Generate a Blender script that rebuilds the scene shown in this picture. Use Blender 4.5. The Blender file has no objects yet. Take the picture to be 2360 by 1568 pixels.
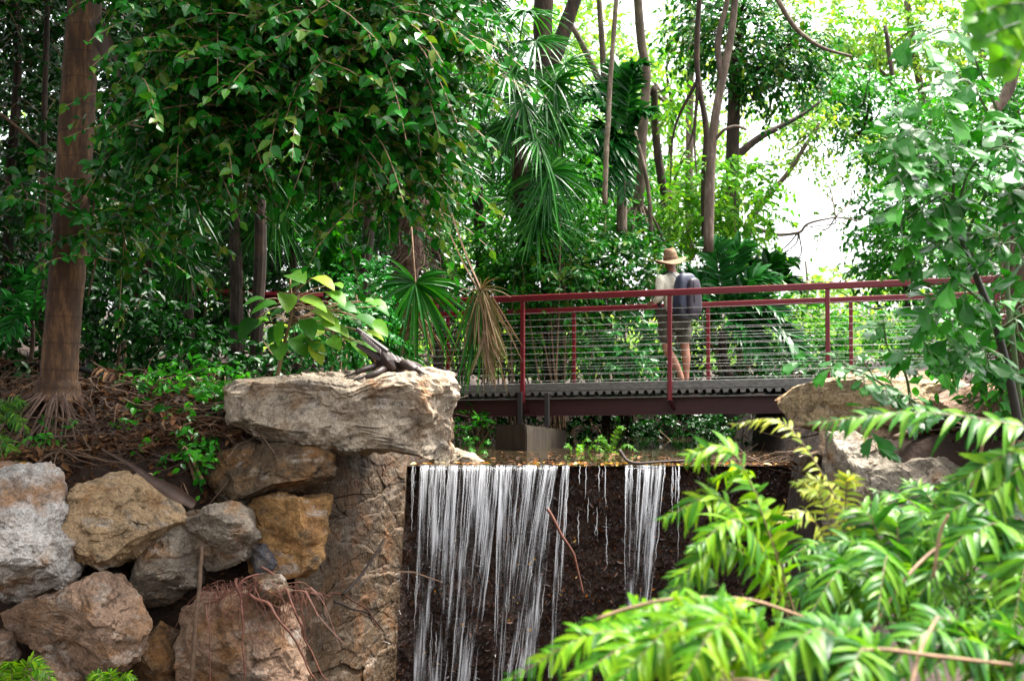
import bpy, bmesh, math, random
import numpy as np
from mathutils import Vector, Matrix

SC = bpy.context.scene
COL = SC.collection
RNG = np.random.default_rng(7)
random.seed(7)

# ------------------------------------------------------------------ camera
CAM = np.array([0.0, 0.0, 3.2])
TILT = math.radians(1.573)
F = 2950.0                       # focal length in photo pixels (photo 2359 wide)
def at(X, Y, d):
    """world point seen at photo pixel X, Y whose distance along +Y is d"""
    a, c = (X - 1179.5) / F, (784.0 - Y) / F
    dx, dy, dz = a, math.cos(TILT) - c * math.sin(TILT), math.sin(TILT) + c * math.cos(TILT)
    return np.array([CAM[0] + dx / dy * d, d, CAM[2] + dz / dy * d])
def atz(X, Y, d):
    return Vector(at(X, Y, d))
def px(n, d):
    return n * d / F

cam_d = bpy.data.cameras.new("camera"); cam = bpy.data.objects.new("camera", cam_d); COL.objects.link(cam)
cam_d.sensor_width = 36.0; cam_d.lens = 36.0 * F / 2359.0
cam.location = CAM; cam.rotation_euler = (math.pi / 2 + TILT, 0, 0)
cam_d.clip_start = 0.05; cam_d.clip_end = 2000
cam_d.dof.use_dof = True; cam_d.dof.focus_distance = 12.0; cam_d.dof.aperture_fstop = 2.8
SC.camera = cam

# ------------------------------------------------------------------ light
SUN_EL, SUN_AZ = math.radians(68), math.radians(62)      # veiled sun high on the right, beyond the bridge
w = bpy.data.worlds.new("World"); SC.world = w; w.use_nodes = True
nt = w.node_tree; bg = nt.nodes["Background"]
sky = nt.nodes.new("ShaderNodeTexSky"); sky.sky_type = 'NISHITA'; sky.sun_disc = False
sky.sun_elevation = SUN_EL; sky.sun_rotation = SUN_AZ
sky.air_density = 1.0; sky.dust_density = 4.0; sky.ozone_density = 1.0
hs = nt.nodes.new("ShaderNodeHueSaturation"); hs.inputs["Saturation"].default_value = 0.15      # thin white overcast
nt.links.new(sky.outputs[0], hs.inputs["Color"]); nt.links.new(hs.outputs[0], bg.inputs[0]); bg.inputs[1].default_value = 0.14
sd = bpy.data.lights.new("sun", 'SUN'); sd.energy = 3.6; sd.angle = math.radians(24); sd.color = (1.0, 0.95, 0.86)
so = bpy.data.objects.new("sun", sd); COL.objects.link(so)
sdir = Vector((math.sin(SUN_AZ) * math.cos(SUN_EL), math.cos(SUN_AZ) * math.cos(SUN_EL), math.sin(SUN_EL)))
so.rotation_euler = (-sdir).to_track_quat('-Z', 'Y').to_euler()
so.location = (0, 0, 30)
SC.view_settings.view_transform = 'Standard'; SC.view_settings.look = 'None'
SC.view_settings.gamma = 1; SC.view_settings.exposure = 2.28
SC.cycles.max_bounces = 6; SC.cycles.diffuse_bounces = 2; SC.cycles.glossy_bounces = 3
SC.cycles.transmission_bounces = 5; SC.cycles.transparent_max_bounces = 10
SC.cycles.caustics_reflective = False; SC.cycles.caustics_refractive = False
SC.cycles.use_denoising = True
SC.cycles.sample_clamp_indirect = 6.0

# ------------------------------------------------------------------ helpers
def nrm(v):
    v = np.asarray(v, float)
    return v / (np.linalg.norm(v, axis=-1, keepdims=True) + 1e-9)
def sstep(a, b, x):
    t = np.clip((x - a) / (b - a), 0, 1); return t * t * (3 - 2 * t)
def _hash(i, j, k):
    n = (i * 374761393 + j * 668265263 + k * 1274126177) & 0xffffffff
    n = ((n ^ (n >> 13)) * 1274126177) & 0xffffffff
    return ((n ^ (n >> 16)) & 0xffff) / 65535.0
def vnoise(P, scale=1.0, octv=3, seed=0):
    """value noise in -1..1 at points P (N,3)"""
    P = np.asarray(P, float) * scale + seed * 17.31
    out = np.zeros(len(P)); amp = 1.0; tot = 0
    for o in range(octv):
        i = np.floor(P).astype(np.int64); f = P - i; f = f * f * (3 - 2 * f)
        r = 0
        for dx in (0, 1):
            for dy in (0, 1):
                for dz in (0, 1):
                    wgt = (f[:, 0] if dx else 1 - f[:, 0]) * (f[:, 1] if dy else 1 - f[:, 1]) * (f[:, 2] if dz else 1 - f[:, 2])
                    r = r + wgt * _hash(i[:, 0] + dx, i[:, 1] + dy, i[:, 2] + dz)
        out += amp * (2 * r - 1); tot += amp; amp *= 0.5; P = P * 2.03 + 5.1
    return out / tot
def cr(pts, n):
    """catmull-rom resample of a poly-line"""
    p = np.asarray(pts, float)
    if len(p) < 3:
        t = np.linspace(0, 1, n)[:, None]; return p[0] * (1 - t) + p[-1] * t
    q = np.vstack([2 * p[0] - p[1], p, 2 * p[-1] - p[-2]])
    u = np.linspace(0, len(p) - 1 - 1e-6, n); i = u.astype(int); t = (u - i)[:, None]
    a, b, c, d = q[i], q[i + 1], q[i + 2], q[i + 3]
    return 0.5 * (2 * b + (c - a) * t + (2 * a - 5 * b + 4 * c - d) * t * t + (3 * b - a - 3 * c + d) * t ** 3)

def mesh_from(name, V, T, mats, mi=None, smooth=False):
    me = bpy.data.meshes.new(name)
    V = np.ascontiguousarray(V, np.float32); T = np.ascontiguousarray(T, np.int32)
    me.vertices.add(len(V)); me.vertices.foreach_set('co', V.ravel())
    me.loops.add(T.size); me.loops.foreach_set('vertex_index', T.ravel())
    me.polygons.add(len(T)); me.polygons.foreach_set('loop_start', np.arange(0, T.size, 3, dtype=np.int32))
    for m in mats: me.materials.append(m)
    if mi is not None: me.polygons.foreach_set('material_index', np.ascontiguousarray(mi, np.int32))
    me.polygons.foreach_set('use_smooth', np.full(len(T), bool(smooth)))
    me.update(calc_edges=True)
    return me

class G:
    """collects triangles; build() links them as one mesh object"""
    def __init__(s): s.v, s.t, s.m, s.n = [], [], [], 0
    def add(s, V, T, m=0):
        if len(V) == 0: return s
        s.v.append(np.asarray(V, float)); s.t.append(np.asarray(T, np.int64) + s.n); s.m.append(np.full(len(T), m)); s.n += len(V)
        return s
    def empty(s): return s.n == 0
    def arrays(s): return np.vstack(s.v), np.vstack(s.t), np.concatenate(s.m)
    def build(s, name, mats, parent=None, base=None, smooth=False):
        V, T, M = s.arrays()
        if not isinstance(mats, (list, tuple)): mats = [mats]
        if parent is not None: org = np.array(parent['_o'][:]) if '_o' in parent else np.zeros(3)
        else: org = np.zeros(3) if base is None else np.asarray(base, float)
        o = bpy.data.objects.new(name, mesh_from(name, V - org, T, mats, M, smooth))
        COL.objects.link(o)
        if parent is not None:
            o.parent = parent; o['_o'] = [float(q) for q in org]
        else:
            o.location = org; o['_o'] = [float(q) for q in org]
        return o

def tag(o, label, cat, group=None, kind=None):
    o['label'] = label
    if cat: o['category'] = cat
    if group: o['group'] = group
    if kind: o['kind'] = kind
    return o
def thing(name, label, cat, base=(0, 0, 0), group=None):
    o = bpy.data.objects.new(name, None); COL.objects.link(o)
    o.location = base; o['_o'] = [float(q) for q in base]; o.empty_display_size = 0.1
    return tag(o, label, cat, group)
def structure(o, label=None):
    o['kind'] = 'structure'
    if label: o['label'] = label
    return o

# -- primitive triangle makers ------------------------------------------------
def tube(path, rad, sides=6, cap=True, flat=1.0):
    p = np.asarray(path, float); n = len(p); rad = np.broadcast_to(np.asarray(rad, float), (n,)) if np.ndim(rad) else np.full(n, rad)
    t = nrm(np.gradient(p, axis=0)); up = np.array([0, 0, 1.0])
    if abs(t[0, 2]) > 0.9 and abs(t[-1, 2]) > 0.5: up = np.array([0, 1.0, 0.1])
    a = nrm(np.cross(t, up)); b = np.cross(a, t)
    th = np.arange(sides) * 2 * np.pi / sides
    V = p[:, None] + rad[:, None, None] * (np.cos(th)[None, :, None] * a[:, None] + flat * np.sin(th)[None, :, None] * b[:, None])
    V = V.reshape(-1, 3); i = np.arange(n - 1)[:, None] * sides; j = np.arange(sides)[None]; k = (j + 1) % sides
    q = np.stack([i + j, i + k, i + sides + k, i + sides + j], -1).reshape(-1, 4)
    T = np.vstack([q[:, [0, 1, 2]], q[:, [0, 2, 3]]])
    if cap:
        V = np.vstack([V, p[:1], p[-1:]]); c0, c1 = n * sides, n * sides + 1; j = np.arange(sides)
        T = np.vstack([T, np.stack([np.full(sides, c0), (j + 1) % sides, j], -1),
                       np.stack([np.full(sides, c1), (n - 1) * sides + j, (n - 1) * sides + (j + 1) % sides], -1)])
    return V, T
def box(c, s, R=None, bev=0.0):
    """box centre c, size s; R 3x3 columns = axes; with bevelled edges when bev > 0"""
    h = np.asarray(s, float) / 2
    if bev <= 0:
        V = np.array([[x, y, z] for x in (-1, 1) for y in (-1, 1) for z in (-1, 1)]) * h
        q = [(0, 1, 3, 2), (4, 6, 7, 5), (0, 4, 5, 1), (2, 3, 7, 6), (0, 2, 6, 4), (1, 5, 7, 3)]
        T = np.array([[a, b, c_] for a, b, c_, d in q] + [[a, c_, d] for a, b, c_, d in q])
    else:
        b = bmesh.new(); bmesh.ops.create_cube(b, size=1)
        for v in b.verts: v.co = Vector((v.co.x * s[0], v.co.y * s[1], v.co.z * s[2]))
        bmesh.ops.bevel(b, geom=b.edges[:], offset=bev, segments=2, affect='EDGES', profile=0.5)
        bmesh.ops.triangulate(b, faces=b.faces[:])
        V = np.array([v.co[:] for v in b.verts]); T = np.array([[v.index for v in f.verts] for f in b.faces]); b.free()
    if R is not None: V = V @ np.asarray(R, float).T
    return V + np.asarray(c, float), T
def lathe(prof, n=24, c=(0, 0, 0), R=None):
    prof = np.asarray(prof, float); th = np.arange(n) * 2 * np.pi / n
    V = np.stack([prof[:, 0:1] * np.cos(th), prof[:, 0:1] * np.sin(th), np.repeat(prof[:, 1:2], n, 1)], -1).reshape(-1, 3)
    m = len(prof); i = np.arange(m - 1)[:, None] * n; j = np.arange(n)[None]; k = (j + 1) % n
    q = np.stack([i + j, i + k, i + n + k, i + n + j], -1).reshape(-1, 4)
    if R is not None: V = V @ np.asarray(R).T
    return V + np.asarray(c, float), np.vstack([q[:, [0, 1, 2]], q[:, [0, 2, 3]]])
def grid_tris(nu, nv):
    i = np.arange(nu - 1)[:, None] * nv; j = np.arange(nv - 1)[None]
    q = np.stack([i + j, i + j + 1, i + nv + j + 1, i + nv + j], -1).reshape(-1, 4)
    return np.vstack([q[:, [0, 1, 2]], q[:, [0, 2, 3]]])

# -- leaf templates -----------------------------------------------------------
def leaf_tpl(prof, fold=0.12, curl=0.0):
    """prof = [(t, half width)...] interior rows; base at 0, tip at 1; x along, y across, z up"""
    V = [(0, 0, 0, 0)]; T = []
    for t, hw in prof:
        z = -curl * t * t
        V += [(t, -hw, z, fold * hw), (t, 0, z, 0), (t, hw, z, fold * hw)]
    V.append((1, 0, -curl, 0)); n = len(prof); L = len(V) - 1
    T += [(0, 1, 2), (0, 2, 3)]
    for r in range(n - 1):
        a = 1 + 3 * r; b = a + 3
        T += [(a, b, b + 1), (a, b + 1, a + 1), (a + 1, b + 1, b + 2), (a + 1, b + 2, a + 2)]
    a = 1 + 3 * (n - 1); T += [(a, L, a + 1), (a + 1, L, a + 2)]
    return np.array(V, float), np.array(T)
OVATE = leaf_tpl([(0.13, 0.17), (0.36, 0.29), (0.63, 0.22), (0.85, 0.085)], 0.35, 0.12)
OVATE_S = leaf_tpl([(0.3, 0.24), (0.68, 0.17)], 0.35, 0.1)
ROUND = leaf_tpl([(0.06, 0.30), (0.3, 0.46), (0.6, 0.42), (0.86, 0.22)], 0.22, 0.18)
LANCE = leaf_tpl([(0.15, 0.09), (0.45, 0.13), (0.75, 0.08)], 0.5, 0.0)
DIAM = (np.array([(0, 0, 0), (.45, -.22, .06), (1, 0, -.05), (.45, .22, .06)], float), np.array([(0, 1, 2), (0, 2, 3)]))
STRIP = leaf_tpl([(0.1, 0.5), (0.4, 0.5), (0.7, 0.42), (0.9, 0.22)], 0.5, 0.0)
FISH = (np.array([(0, 0, 0), (.30, -.10, .03), (.62, -.30, .05), (.97, -.40, .0), (.86, -.20, .03), (1.04, -.12, -.03), (.92, .02, .04),
                  (.98, .14, -.02), (.80, .20, .03), (.78, .32, 0), (.45, .22, .05), (.22, .09, .03), (.5, 0, 0)], float),
        np.array([(0, 1, 12), (1, 2, 12), (2, 4, 12), (2, 3, 4), (4, 5, 6), (4, 6, 12), (6, 7, 8), (6, 8, 12), (8, 9, 10), (8, 10, 12), (10, 11, 12), (11, 0, 12)]))
FERNL = leaf_tpl([(0.05, 0.10), (0.3, 0.135), (0.6, 0.11), (0.85, 0.055)], 0.25, 0.12)

def place(tpl, P, D, U, S, W=1.0, sag=0.0):
    """copies of a template: position P, direction D, up hint U, length S, width factor W, gravity sag"""
    V, T = tpl; P = np.atleast_2d(P); n = len(P)
    x = nrm(np.broadcast_to(D, (n, 3))); U = np.broadcast_to(U, (n, 3)); y = nrm(np.cross(U, x)); z = np.cross(x, y)
    if V.shape[1] == 3: V = np.c_[V, np.zeros(len(V))]
    S = np.broadcast_to(S, (n,)).astype(float); W = np.broadcast_to(W, (n,)).astype(float)
    A = P[:, None] + S[:, None, None] * (V[None, :, 0:1] * x[:, None] + (W[:, None] * V[None, :, 1])[..., None] * y[:, None] + (V[None, :, 2] + W[:, None] * V[None, :, 3])[..., None] * z[:, None])
    sag = np.broadcast_to(sag, (n,))
    if np.any(sag): A[:, :, 2] -= (sag * S)[:, None] * V[None, :, 0] ** 2
    TT = T[None] + (np.arange(n) * len(V))[:, None, None]
    return A.reshape(-1, 3), TT.reshape(-1, 3)
def rdir(n, rng=RNG): return nrm(rng.normal(size=(n, 3)))

def sprays(g, B, D, L, m, leaf, tpl, rng, droop=0.6, mi=0, twig=0, twig_r=0.004, spread=0.9, wid=1.0, leafdown=0.5, gap=0.12):
    """twigs: base B (k,3), direction D, length L (k); m leaves each, alternate along a drooping twig"""
    k = len(B); t = np.linspace(gap, 1, m)[None, :] + rng.uniform(-.02, .02, (k, m))
    L = np.broadcast_to(L, (k,)).astype(float)
    P = B[:, None] + D[:, None] * (L[:, None] * t)[..., None]; P[:, :, 2] -= droop * L[:, None] * t * t
    tang = D[:, None] + np.zeros((k, m, 1)); tang = tang.copy(); tang[:, :, 2] -= 2 * droop * t; tang = nrm(tang)
    side = nrm(np.cross(tang, np.array([0, 0, 1.0]) + 0.3 * rng.normal(size=(k, m, 3))))
    s = np.where(np.arange(m) % 2 == 0, 1.0, -1.0)[None, :, None]
    dr = tang * (0.35 + 0.5 * rng.random((k, m, 1))) + side * s * spread + 0.35 * rng.normal(size=(k, m, 3)); dr[:, :, 2] -= leafdown
    up = np.array([0, 0, 1.0]) + 0.55 * rng.normal(size=(k, m, 3)); up[:, :, 1] -= 0.45
    S = leaf * (0.45 + 0.8 * rng.random((k, m)) ** .8) * np.where(t > 0.9, 0.8, 1.0)
    g.add(*place(tpl, P.reshape(-1, 3), dr.reshape(-1, 3), up.reshape(-1, 3), S.ravel(), wid * (0.85 + .3 * rng.random(k * m))), mi)
    if twig:
        for a in range(0, k):
            tt = np.linspace(0, 1, 5)[:, None]; pth = B[a] + D[a] * L[a] * tt; pth[:, 2] -= droop * L[a] * tt[:, 0] ** 2
            g.add(*tube(pth, np.linspace(twig_r, twig_r * .4, 5), 3, False), twig)
def blob_pts(n, c, r, rng, shell=0.45):
    d = rdir(n, rng); rr = shell + (1 - shell) * rng.random(n) ** 0.6
    return c + d * rr[:, None] * np.asarray(r), d
def crown(g, blobs, leaf, m, tpl, rng, dens=1.0, droop=0.5, mi=0, twig_len=3.5, spread=0.9, leafdown=0.45, wid=1.0, shell=0.4):
    """blobs: list of (centre, radii, twigs)"""
    for c, r, n in blobs:
        n = int(n * dens); P, d = blob_pts(n, np.asarray(c), r, rng, shell)
        D = nrm(d + 0.7 * rng.normal(size=(n, 3)) + np.array([0, -0.15, 0.15]))
        sprays(g, P, D, leaf * twig_len * (0.6 + .8 * rng.random(n)), m, leaf, tpl, rng, droop, mi, 0, spread=spread, leafdown=leafdown, wid=wid)

def pblob(X, Y, d, rx, ry, rd, n):
    return (at(X, Y, d), (px(rx, d), rd, px(ry, d)), n)

# ------------------------------------------------------------------ materials
def newmat(name):
    m = bpy.data.materials.new(name); m.use_nodes = True; t = m.node_tree
    return m, t.nodes, t.links, t.nodes["Principled BSDF"], t.nodes["Material Output"]
def ramp(N, stops):
    r = N.new("ShaderNodeValToRGB"); e = r.color_ramp.elements
    while len(e) < len(stops): e.new(0.5)
    for q, (p, c) in zip(e, stops): q.position = p; q.color = (*c, 1)
    return r
def noise(N, L, coord, scale, det=4, rough=0.55, stretch=None):
    n = N.new("ShaderNodeTexNoise"); n.inputs["Scale"].default_value = scale; n.inputs["Detail"].default_value = det; n.inputs["Roughness"].default_value = rough
    if stretch:
        mp = N.new("ShaderNodeMapping"); mp.inputs["Scale"].default_value = stretch; L.new(coord, mp.inputs[0]); coord = mp.outputs[0]
    L.new(coord, n.inputs["Vector"]); return n
def bump(N, L, h, bsdf, strength=0.4, dist=0.02, prev=None):
    b = N.new("ShaderNodeBump"); b.inputs["Strength"].default_value = strength; b.inputs["Distance"].default_value = dist
    L.new(h, b.inputs["Height"])
    if prev is not None: L.new(prev.outputs[0], b.inputs["Normal"])
    L.new(b.outputs[0], bsdf.inputs["Normal"]); return b
def mixc(N, L, fac, a, b, blend='MIX'):
    m = N.new("ShaderNodeMix"); m.data_type = 'RGBA'; m.blend_type = blend
    for s, v in ((0, fac), (6, a), (7, b)):
        if isinstance(v, (int, float)): m.inputs[s].default_value = v
        elif isinstance(v, tuple): m.inputs[s].default_value = (*v, 1)
        else: L.new(v, m.inputs[s])
    return m.outputs[2]
GREENS = {'deep_green_leaf': .55, 'glossy_leaf': .8, 'mid_green_leaf': .85, 'blue_green_leaf': .85, 'fan_palm_leaf': .8, 'bluish_palm_leaflet': .8, 'fishtail_leaflet': .6}
def leafmat(name, cols, rough=0.4, trans=0.3, tcol=None, spec=0.5, vein=False):
    """cols: colours from darkest to lightest, picked per leaf"""
    m, N, L, b, out = newmat(name)
    geo = N.new("ShaderNodeNewGeometry"); k = len(cols)
    if name in GREENS: k_ = GREENS[name]; cols = [(c[0] * .5 * k_, c[1] * 1.25 * k_, c[2] * .34 * k_) if c[1] > 1.6 * c[0] else c for c in cols]
    r = ramp(N, [(i / max(1, k - 1), c) for i, c in enumerate(cols)])
    tc = N.new("ShaderNodeTexCoord"); n1 = noise(N, L, tc.outputs["Object"], 1.3, 2)
    mm = N.new("ShaderNodeMath"); mm.operation = 'MULTIPLY_ADD'; L.new(n1.outputs[0], mm.inputs[0]); mm.inputs[1].default_value = 0.7; mm.inputs[2].default_value = -0.35
    ad = N.new("ShaderNodeMath"); ad.operation = 'ADD'; ad.use_clamp = True; L.new(geo.outputs["Random Per Island"], ad.inputs[0]); L.new(mm.outputs[0], ad.inputs[1])
    L.new(ad.outputs[0], r.inputs[0])
    n2 = noise(N, L, tc.outputs["Object"], 38, 3)
    c = mixc(N, L, 0.35, r.outputs[0], n2.outputs[0], 'OVERLAY')
    L.new(c, b.inputs["Base Color"])
    b.inputs["Roughness"].default_value = rough * .78; b.inputs["Specular IOR Level"].default_value = spec * .36
    bump(N, L, n2.outputs[0], b, 0.25, 0.004)
    tr = N.new("ShaderNodeBsdfTranslucent")
    tm = mixc(N, L, 1.0, c, tcol or (1.5, 1.45, 0.5), 'MULTIPLY'); L.new(tm, tr.inputs[0])
    mx = N.new("ShaderNodeMixShader"); mx.inputs[0].default_value = trans
    L.new(b.outputs[0], mx.inputs[1]); L.new(tr.outputs[0], mx.inputs[2]); L.new(mx.outputs[0], out.inputs[0])
    return m
def simple(name, col, rough=0.6, metal=0.0, nscale=20, var=0.25, bstr=0.2, bdist=0.01, stretch=None, col2=None, spec=0.5):
    m, N, L, b, out = newmat(name); tc = N.new("ShaderNodeTexCoord")
    n = noise(N, L, tc.outputs["Object"], nscale, 5, 0.6, stretch)
    c2 = col2 or tuple(q * (1 - var) * 0.8 for q in col); c1 = tuple(min(1, q * (1 + var)) for q in col) if not col2 else col
    r = ramp(N, [(0.32, c2), (0.68, c1)]); L.new(n.outputs[0], r.inputs[0]); L.new(r.outputs[0], b.inputs["Base Color"])
    b.inputs["Roughness"].default_value = rough; b.inputs["Metallic"].default_value = metal; b.inputs["Specular IOR Level"].default_value = spec
    if bstr: bump(N, L, n.outputs[0], b, bstr, bdist)
    return m
def barkmat(name, c1, c2, scale=9, ring=0.0, bstr=0.6):
    m, N, L, b, out = newmat(name); tc = N.new("ShaderNodeTexCoord"); o = tc.outputs["Object"]
    n = noise(N, L, o, scale, 8, 0.75, (1, 1, 0.22)); n2 = noise(N, L, o, 3.5, 5, .65)
    r = ramp(N, [(0.38, tuple(q * .6 for q in c2)), (0.5, c2), (0.62, c1)]); L.new(n.outputs[0], r.inputs[0])
    f2 = ramp(N, [(0.48, (0, 0, 0)), (0.66, (.85, .85, .85))]); L.new(n2.outputs[0], f2.inputs[0])
    c = mixc(N, L, f2.outputs[0], r.outputs[0], tuple(q * 0.55 for q in c2)); h = n.outputs[0]
    if ring:
        sp = N.new("ShaderNodeSeparateXYZ"); L.new(o, sp.inputs[0])
        a = N.new("ShaderNodeMath"); a.operation = 'MULTIPLY_ADD'; L.new(n2.outputs[0], a.inputs[0]); a.inputs[1].default_value = 0.06; L.new(sp.outputs[2], a.inputs[2])
        s = N.new("ShaderNodeMath"); s.operation = 'MULTIPLY'; s.inputs[1].default_value = ring; L.new(a.outputs[0], s.inputs[0])
        fr = N.new("ShaderNodeMath"); fr.operation = 'FRACT'; L.new(s.outputs[0], fr.inputs[0])
        rr = ramp(N, [(0.0, (0.25, 0.22, 0.2)), (0.035, (1, 1, 1)), (0.9, (0.92, .92, .92)), (1.0, (0.6, .58, .56))]); L.new(fr.outputs[0], rr.inputs[0])
        c = mixc(N, L, 0.8, c, rr.outputs[0], 'MULTIPLY')
    L.new(c, b.inputs["Base Color"]); b.inputs["Roughness"].default_value = 0.85
    bump(N, L, h, b, bstr, 0.02); return m
# ================================================================== materials used by the setting
def rockmat(name, wet=False, crack=0.55):
    m, N, L, b, out = newmat(name); tc = N.new("ShaderNodeTexCoord"); o = tc.outputs["Object"]
    oi = N.new("ShaderNodeObjectInfo")
    mpn = N.new("ShaderNodeMapping"); L.new(o, mpn.inputs[0]); rv = N.new("ShaderNodeVectorMath"); rv.operation = 'SCALE'
    rv.inputs[0].default_value = (13, 7, 19); L.new(oi.outputs["Random"], rv.inputs[3]); L.new(rv.outputs[0], mpn.inputs[1]); o = mpn.outputs[0]
    big = noise(N, L, o, 2.6, 4, 0.6); mid = noise(N, L, o, 9, 6, 0.7); fine = noise(N, L, o, 60, 4, 0.7); vein = noise(N, L, o, 3.2, 5, 0.65, (1, 1, 2.6))
    # rust and pale quartz patches over the stone's own tint
    f1 = ramp(N, [(0.51, (0, 0, 0)), (0.66, (.85, .85, .85))]); L.new(big.outputs[0], f1.inputs[0])
    c = mixc(N, L, f1.outputs[0], oi.outputs["Color"], (0.24, 0.115, 0.038))
    f2 = ramp(N, [(0.54, (0, 0, 0)), (0.66, (.8, .8, .8))]); L.new(vein.outputs[0], f2.inputs[0])
    c = mixc(N, L, f2.outputs[0], c, (0.38, 0.33, 0.28))
    f3 = ramp(N, [(0.34, (0.30, 0.27, 0.24)), (0.52, (1, 1, 1)), (0.72, (1.15, 1.1, 1.02))]); L.new(mid.outputs[0], f3.inputs[0])
    c = mixc(N, L, 0.85, c, f3.outputs[0], 'MULTIPLY')
    f4 = ramp(N, [(0.36, (0.35, 0.33, 0.3)), (0.50, (1, 1, 1)), (0.68, (1.2, 1.2, 1.2))]); L.new(fine.outputs[0], f4.inputs[0])
    c = mixc(N, L, 0.7, c, f4.outputs[0], 'MULTIPLY')
    # dark lichen stains
    st = noise(N, L, o, 4.5, 6, 0.75); f5 = ramp(N, [(0.53, (0, 0, 0)), (0.66, (.9, .9, .9))]); L.new(st.outputs[0], f5.inputs[0])
    c = mixc(N, L, f5.outputs[0], c, (0.05, 0.043, 0.034))
    if wet: c = mixc(N, L, 0.75, c, (0.62, 0.53, 0.42), 'MULTIPLY')
    L.new(c, b.inputs["Base Color"]); b.inputs["Roughness"].default_value = 0.62 if wet else 0.85
    b.inputs["Specular IOR Level"].default_value = 0.5 if wet else 0.3
    vo = N.new("ShaderNodeTexVoronoi"); vo.feature = 'DISTANCE_TO_EDGE'; vo.inputs["Scale"].default_value = 3.4
    wv = N.new("ShaderNodeVectorMath"); wv.operation = 'MULTIPLY_ADD'; L.new(mid.outputs["Color"], wv.inputs[0]); wv.inputs[1].default_value = (.35, .35, .35); L.new(o, wv.inputs[2]); L.new(wv.outputs[0], vo.inputs["Vector"])
    cr_ = ramp(N, [(0.0, (0, 0, 0)), (0.035, (1, 1, 1))]); L.new(vo.outputs["Distance"], cr_.inputs[0])
    b1 = N.new("ShaderNodeBump"); b1.inputs["Strength"].default_value = crack; b1.inputs["Distance"].default_value = 0.02; L.new(cr_.outputs[0], b1.inputs["Height"])
    b2 = bump(N, L, mid.outputs[0], b, 0.9, 0.05, b1); bump(N, L, fine.outputs[0], b, 0.55, 0.012, b2)
    return m
M = {}
M['rock'] = rockmat("rock")
M['rock_wet'] = rockmat("masonry_stone", True, 0.15)
M['soil'] = simple("soil", (0.035, 0.016, 0.008), 0.95, nscale=7, col2=(0.014, 0.007, 0.004), bstr=0.8, bdist=0.05)
M['soil_wet'] = simple("wet_mulch", (0.055, 0.020, 0.008), 0.34, nscale=26, col2=(0.008, 0.005, 0.004), bstr=1.0, bdist=0.06)
M['litter'] = leafmat("dry_litter", [(0.018, 0.008, 0.004), (0.035, 0.014, 0.006), (0.06, 0.024, 0.009), (0.10, 0.043, 0.017), (0.18, 0.095, 0.042)], 0.8, 0.05, (1, .8, .5), 0.2)
M['litter_bright'] = leafmat("fallen_yellow_leaf", [(0.20, 0.07, 0.02), (0.45, 0.16, 0.02), (0.55, 0.33, 0.03), (0.6, 0.42, 0.2)], 0.5, 0.15, (1.2, 1, .5))
M['debris'] = leafmat("wet_debris", [(0.006, 0.0035, 0.002), (0.016, 0.007, 0.004), (0.04, 0.015, 0.006), (0.10, 0.035, 0.012)], 0.2, 0.0, spec=1.3)
M['twig'] = simple("dry_twig", (0.12, 0.07, 0.038), 0.85, nscale=30, col2=(0.05, 0.026, 0.014))
M['twig_dark'] = simple("dark_twig", (0.035, 0.02, 0.013), 0.7, nscale=30)
M['root'] = simple("red_root", (0.16, 0.05, 0.025), 0.7, nscale=25, col2=(0.06, 0.02, 0.012))
M['concrete'] = simple("stained_concrete", (0.06, 0.043, 0.025), 0.85, nscale=5, col2=(0.022, 0.015, 0.009), bstr=0.5, bdist=0.01, stretch=(2.2, 2.2, 0.35))
M['pipe'] = simple("black_pipe", (0.012, 0.013, 0.016), 0.4)
M['dry_sheath'] = simple("dry_sheath", (0.10, 0.058, 0.042), 0.6, nscale=9, col2=(0.05, 0.03, 0.02), stretch=(1, 1, 1))

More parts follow.
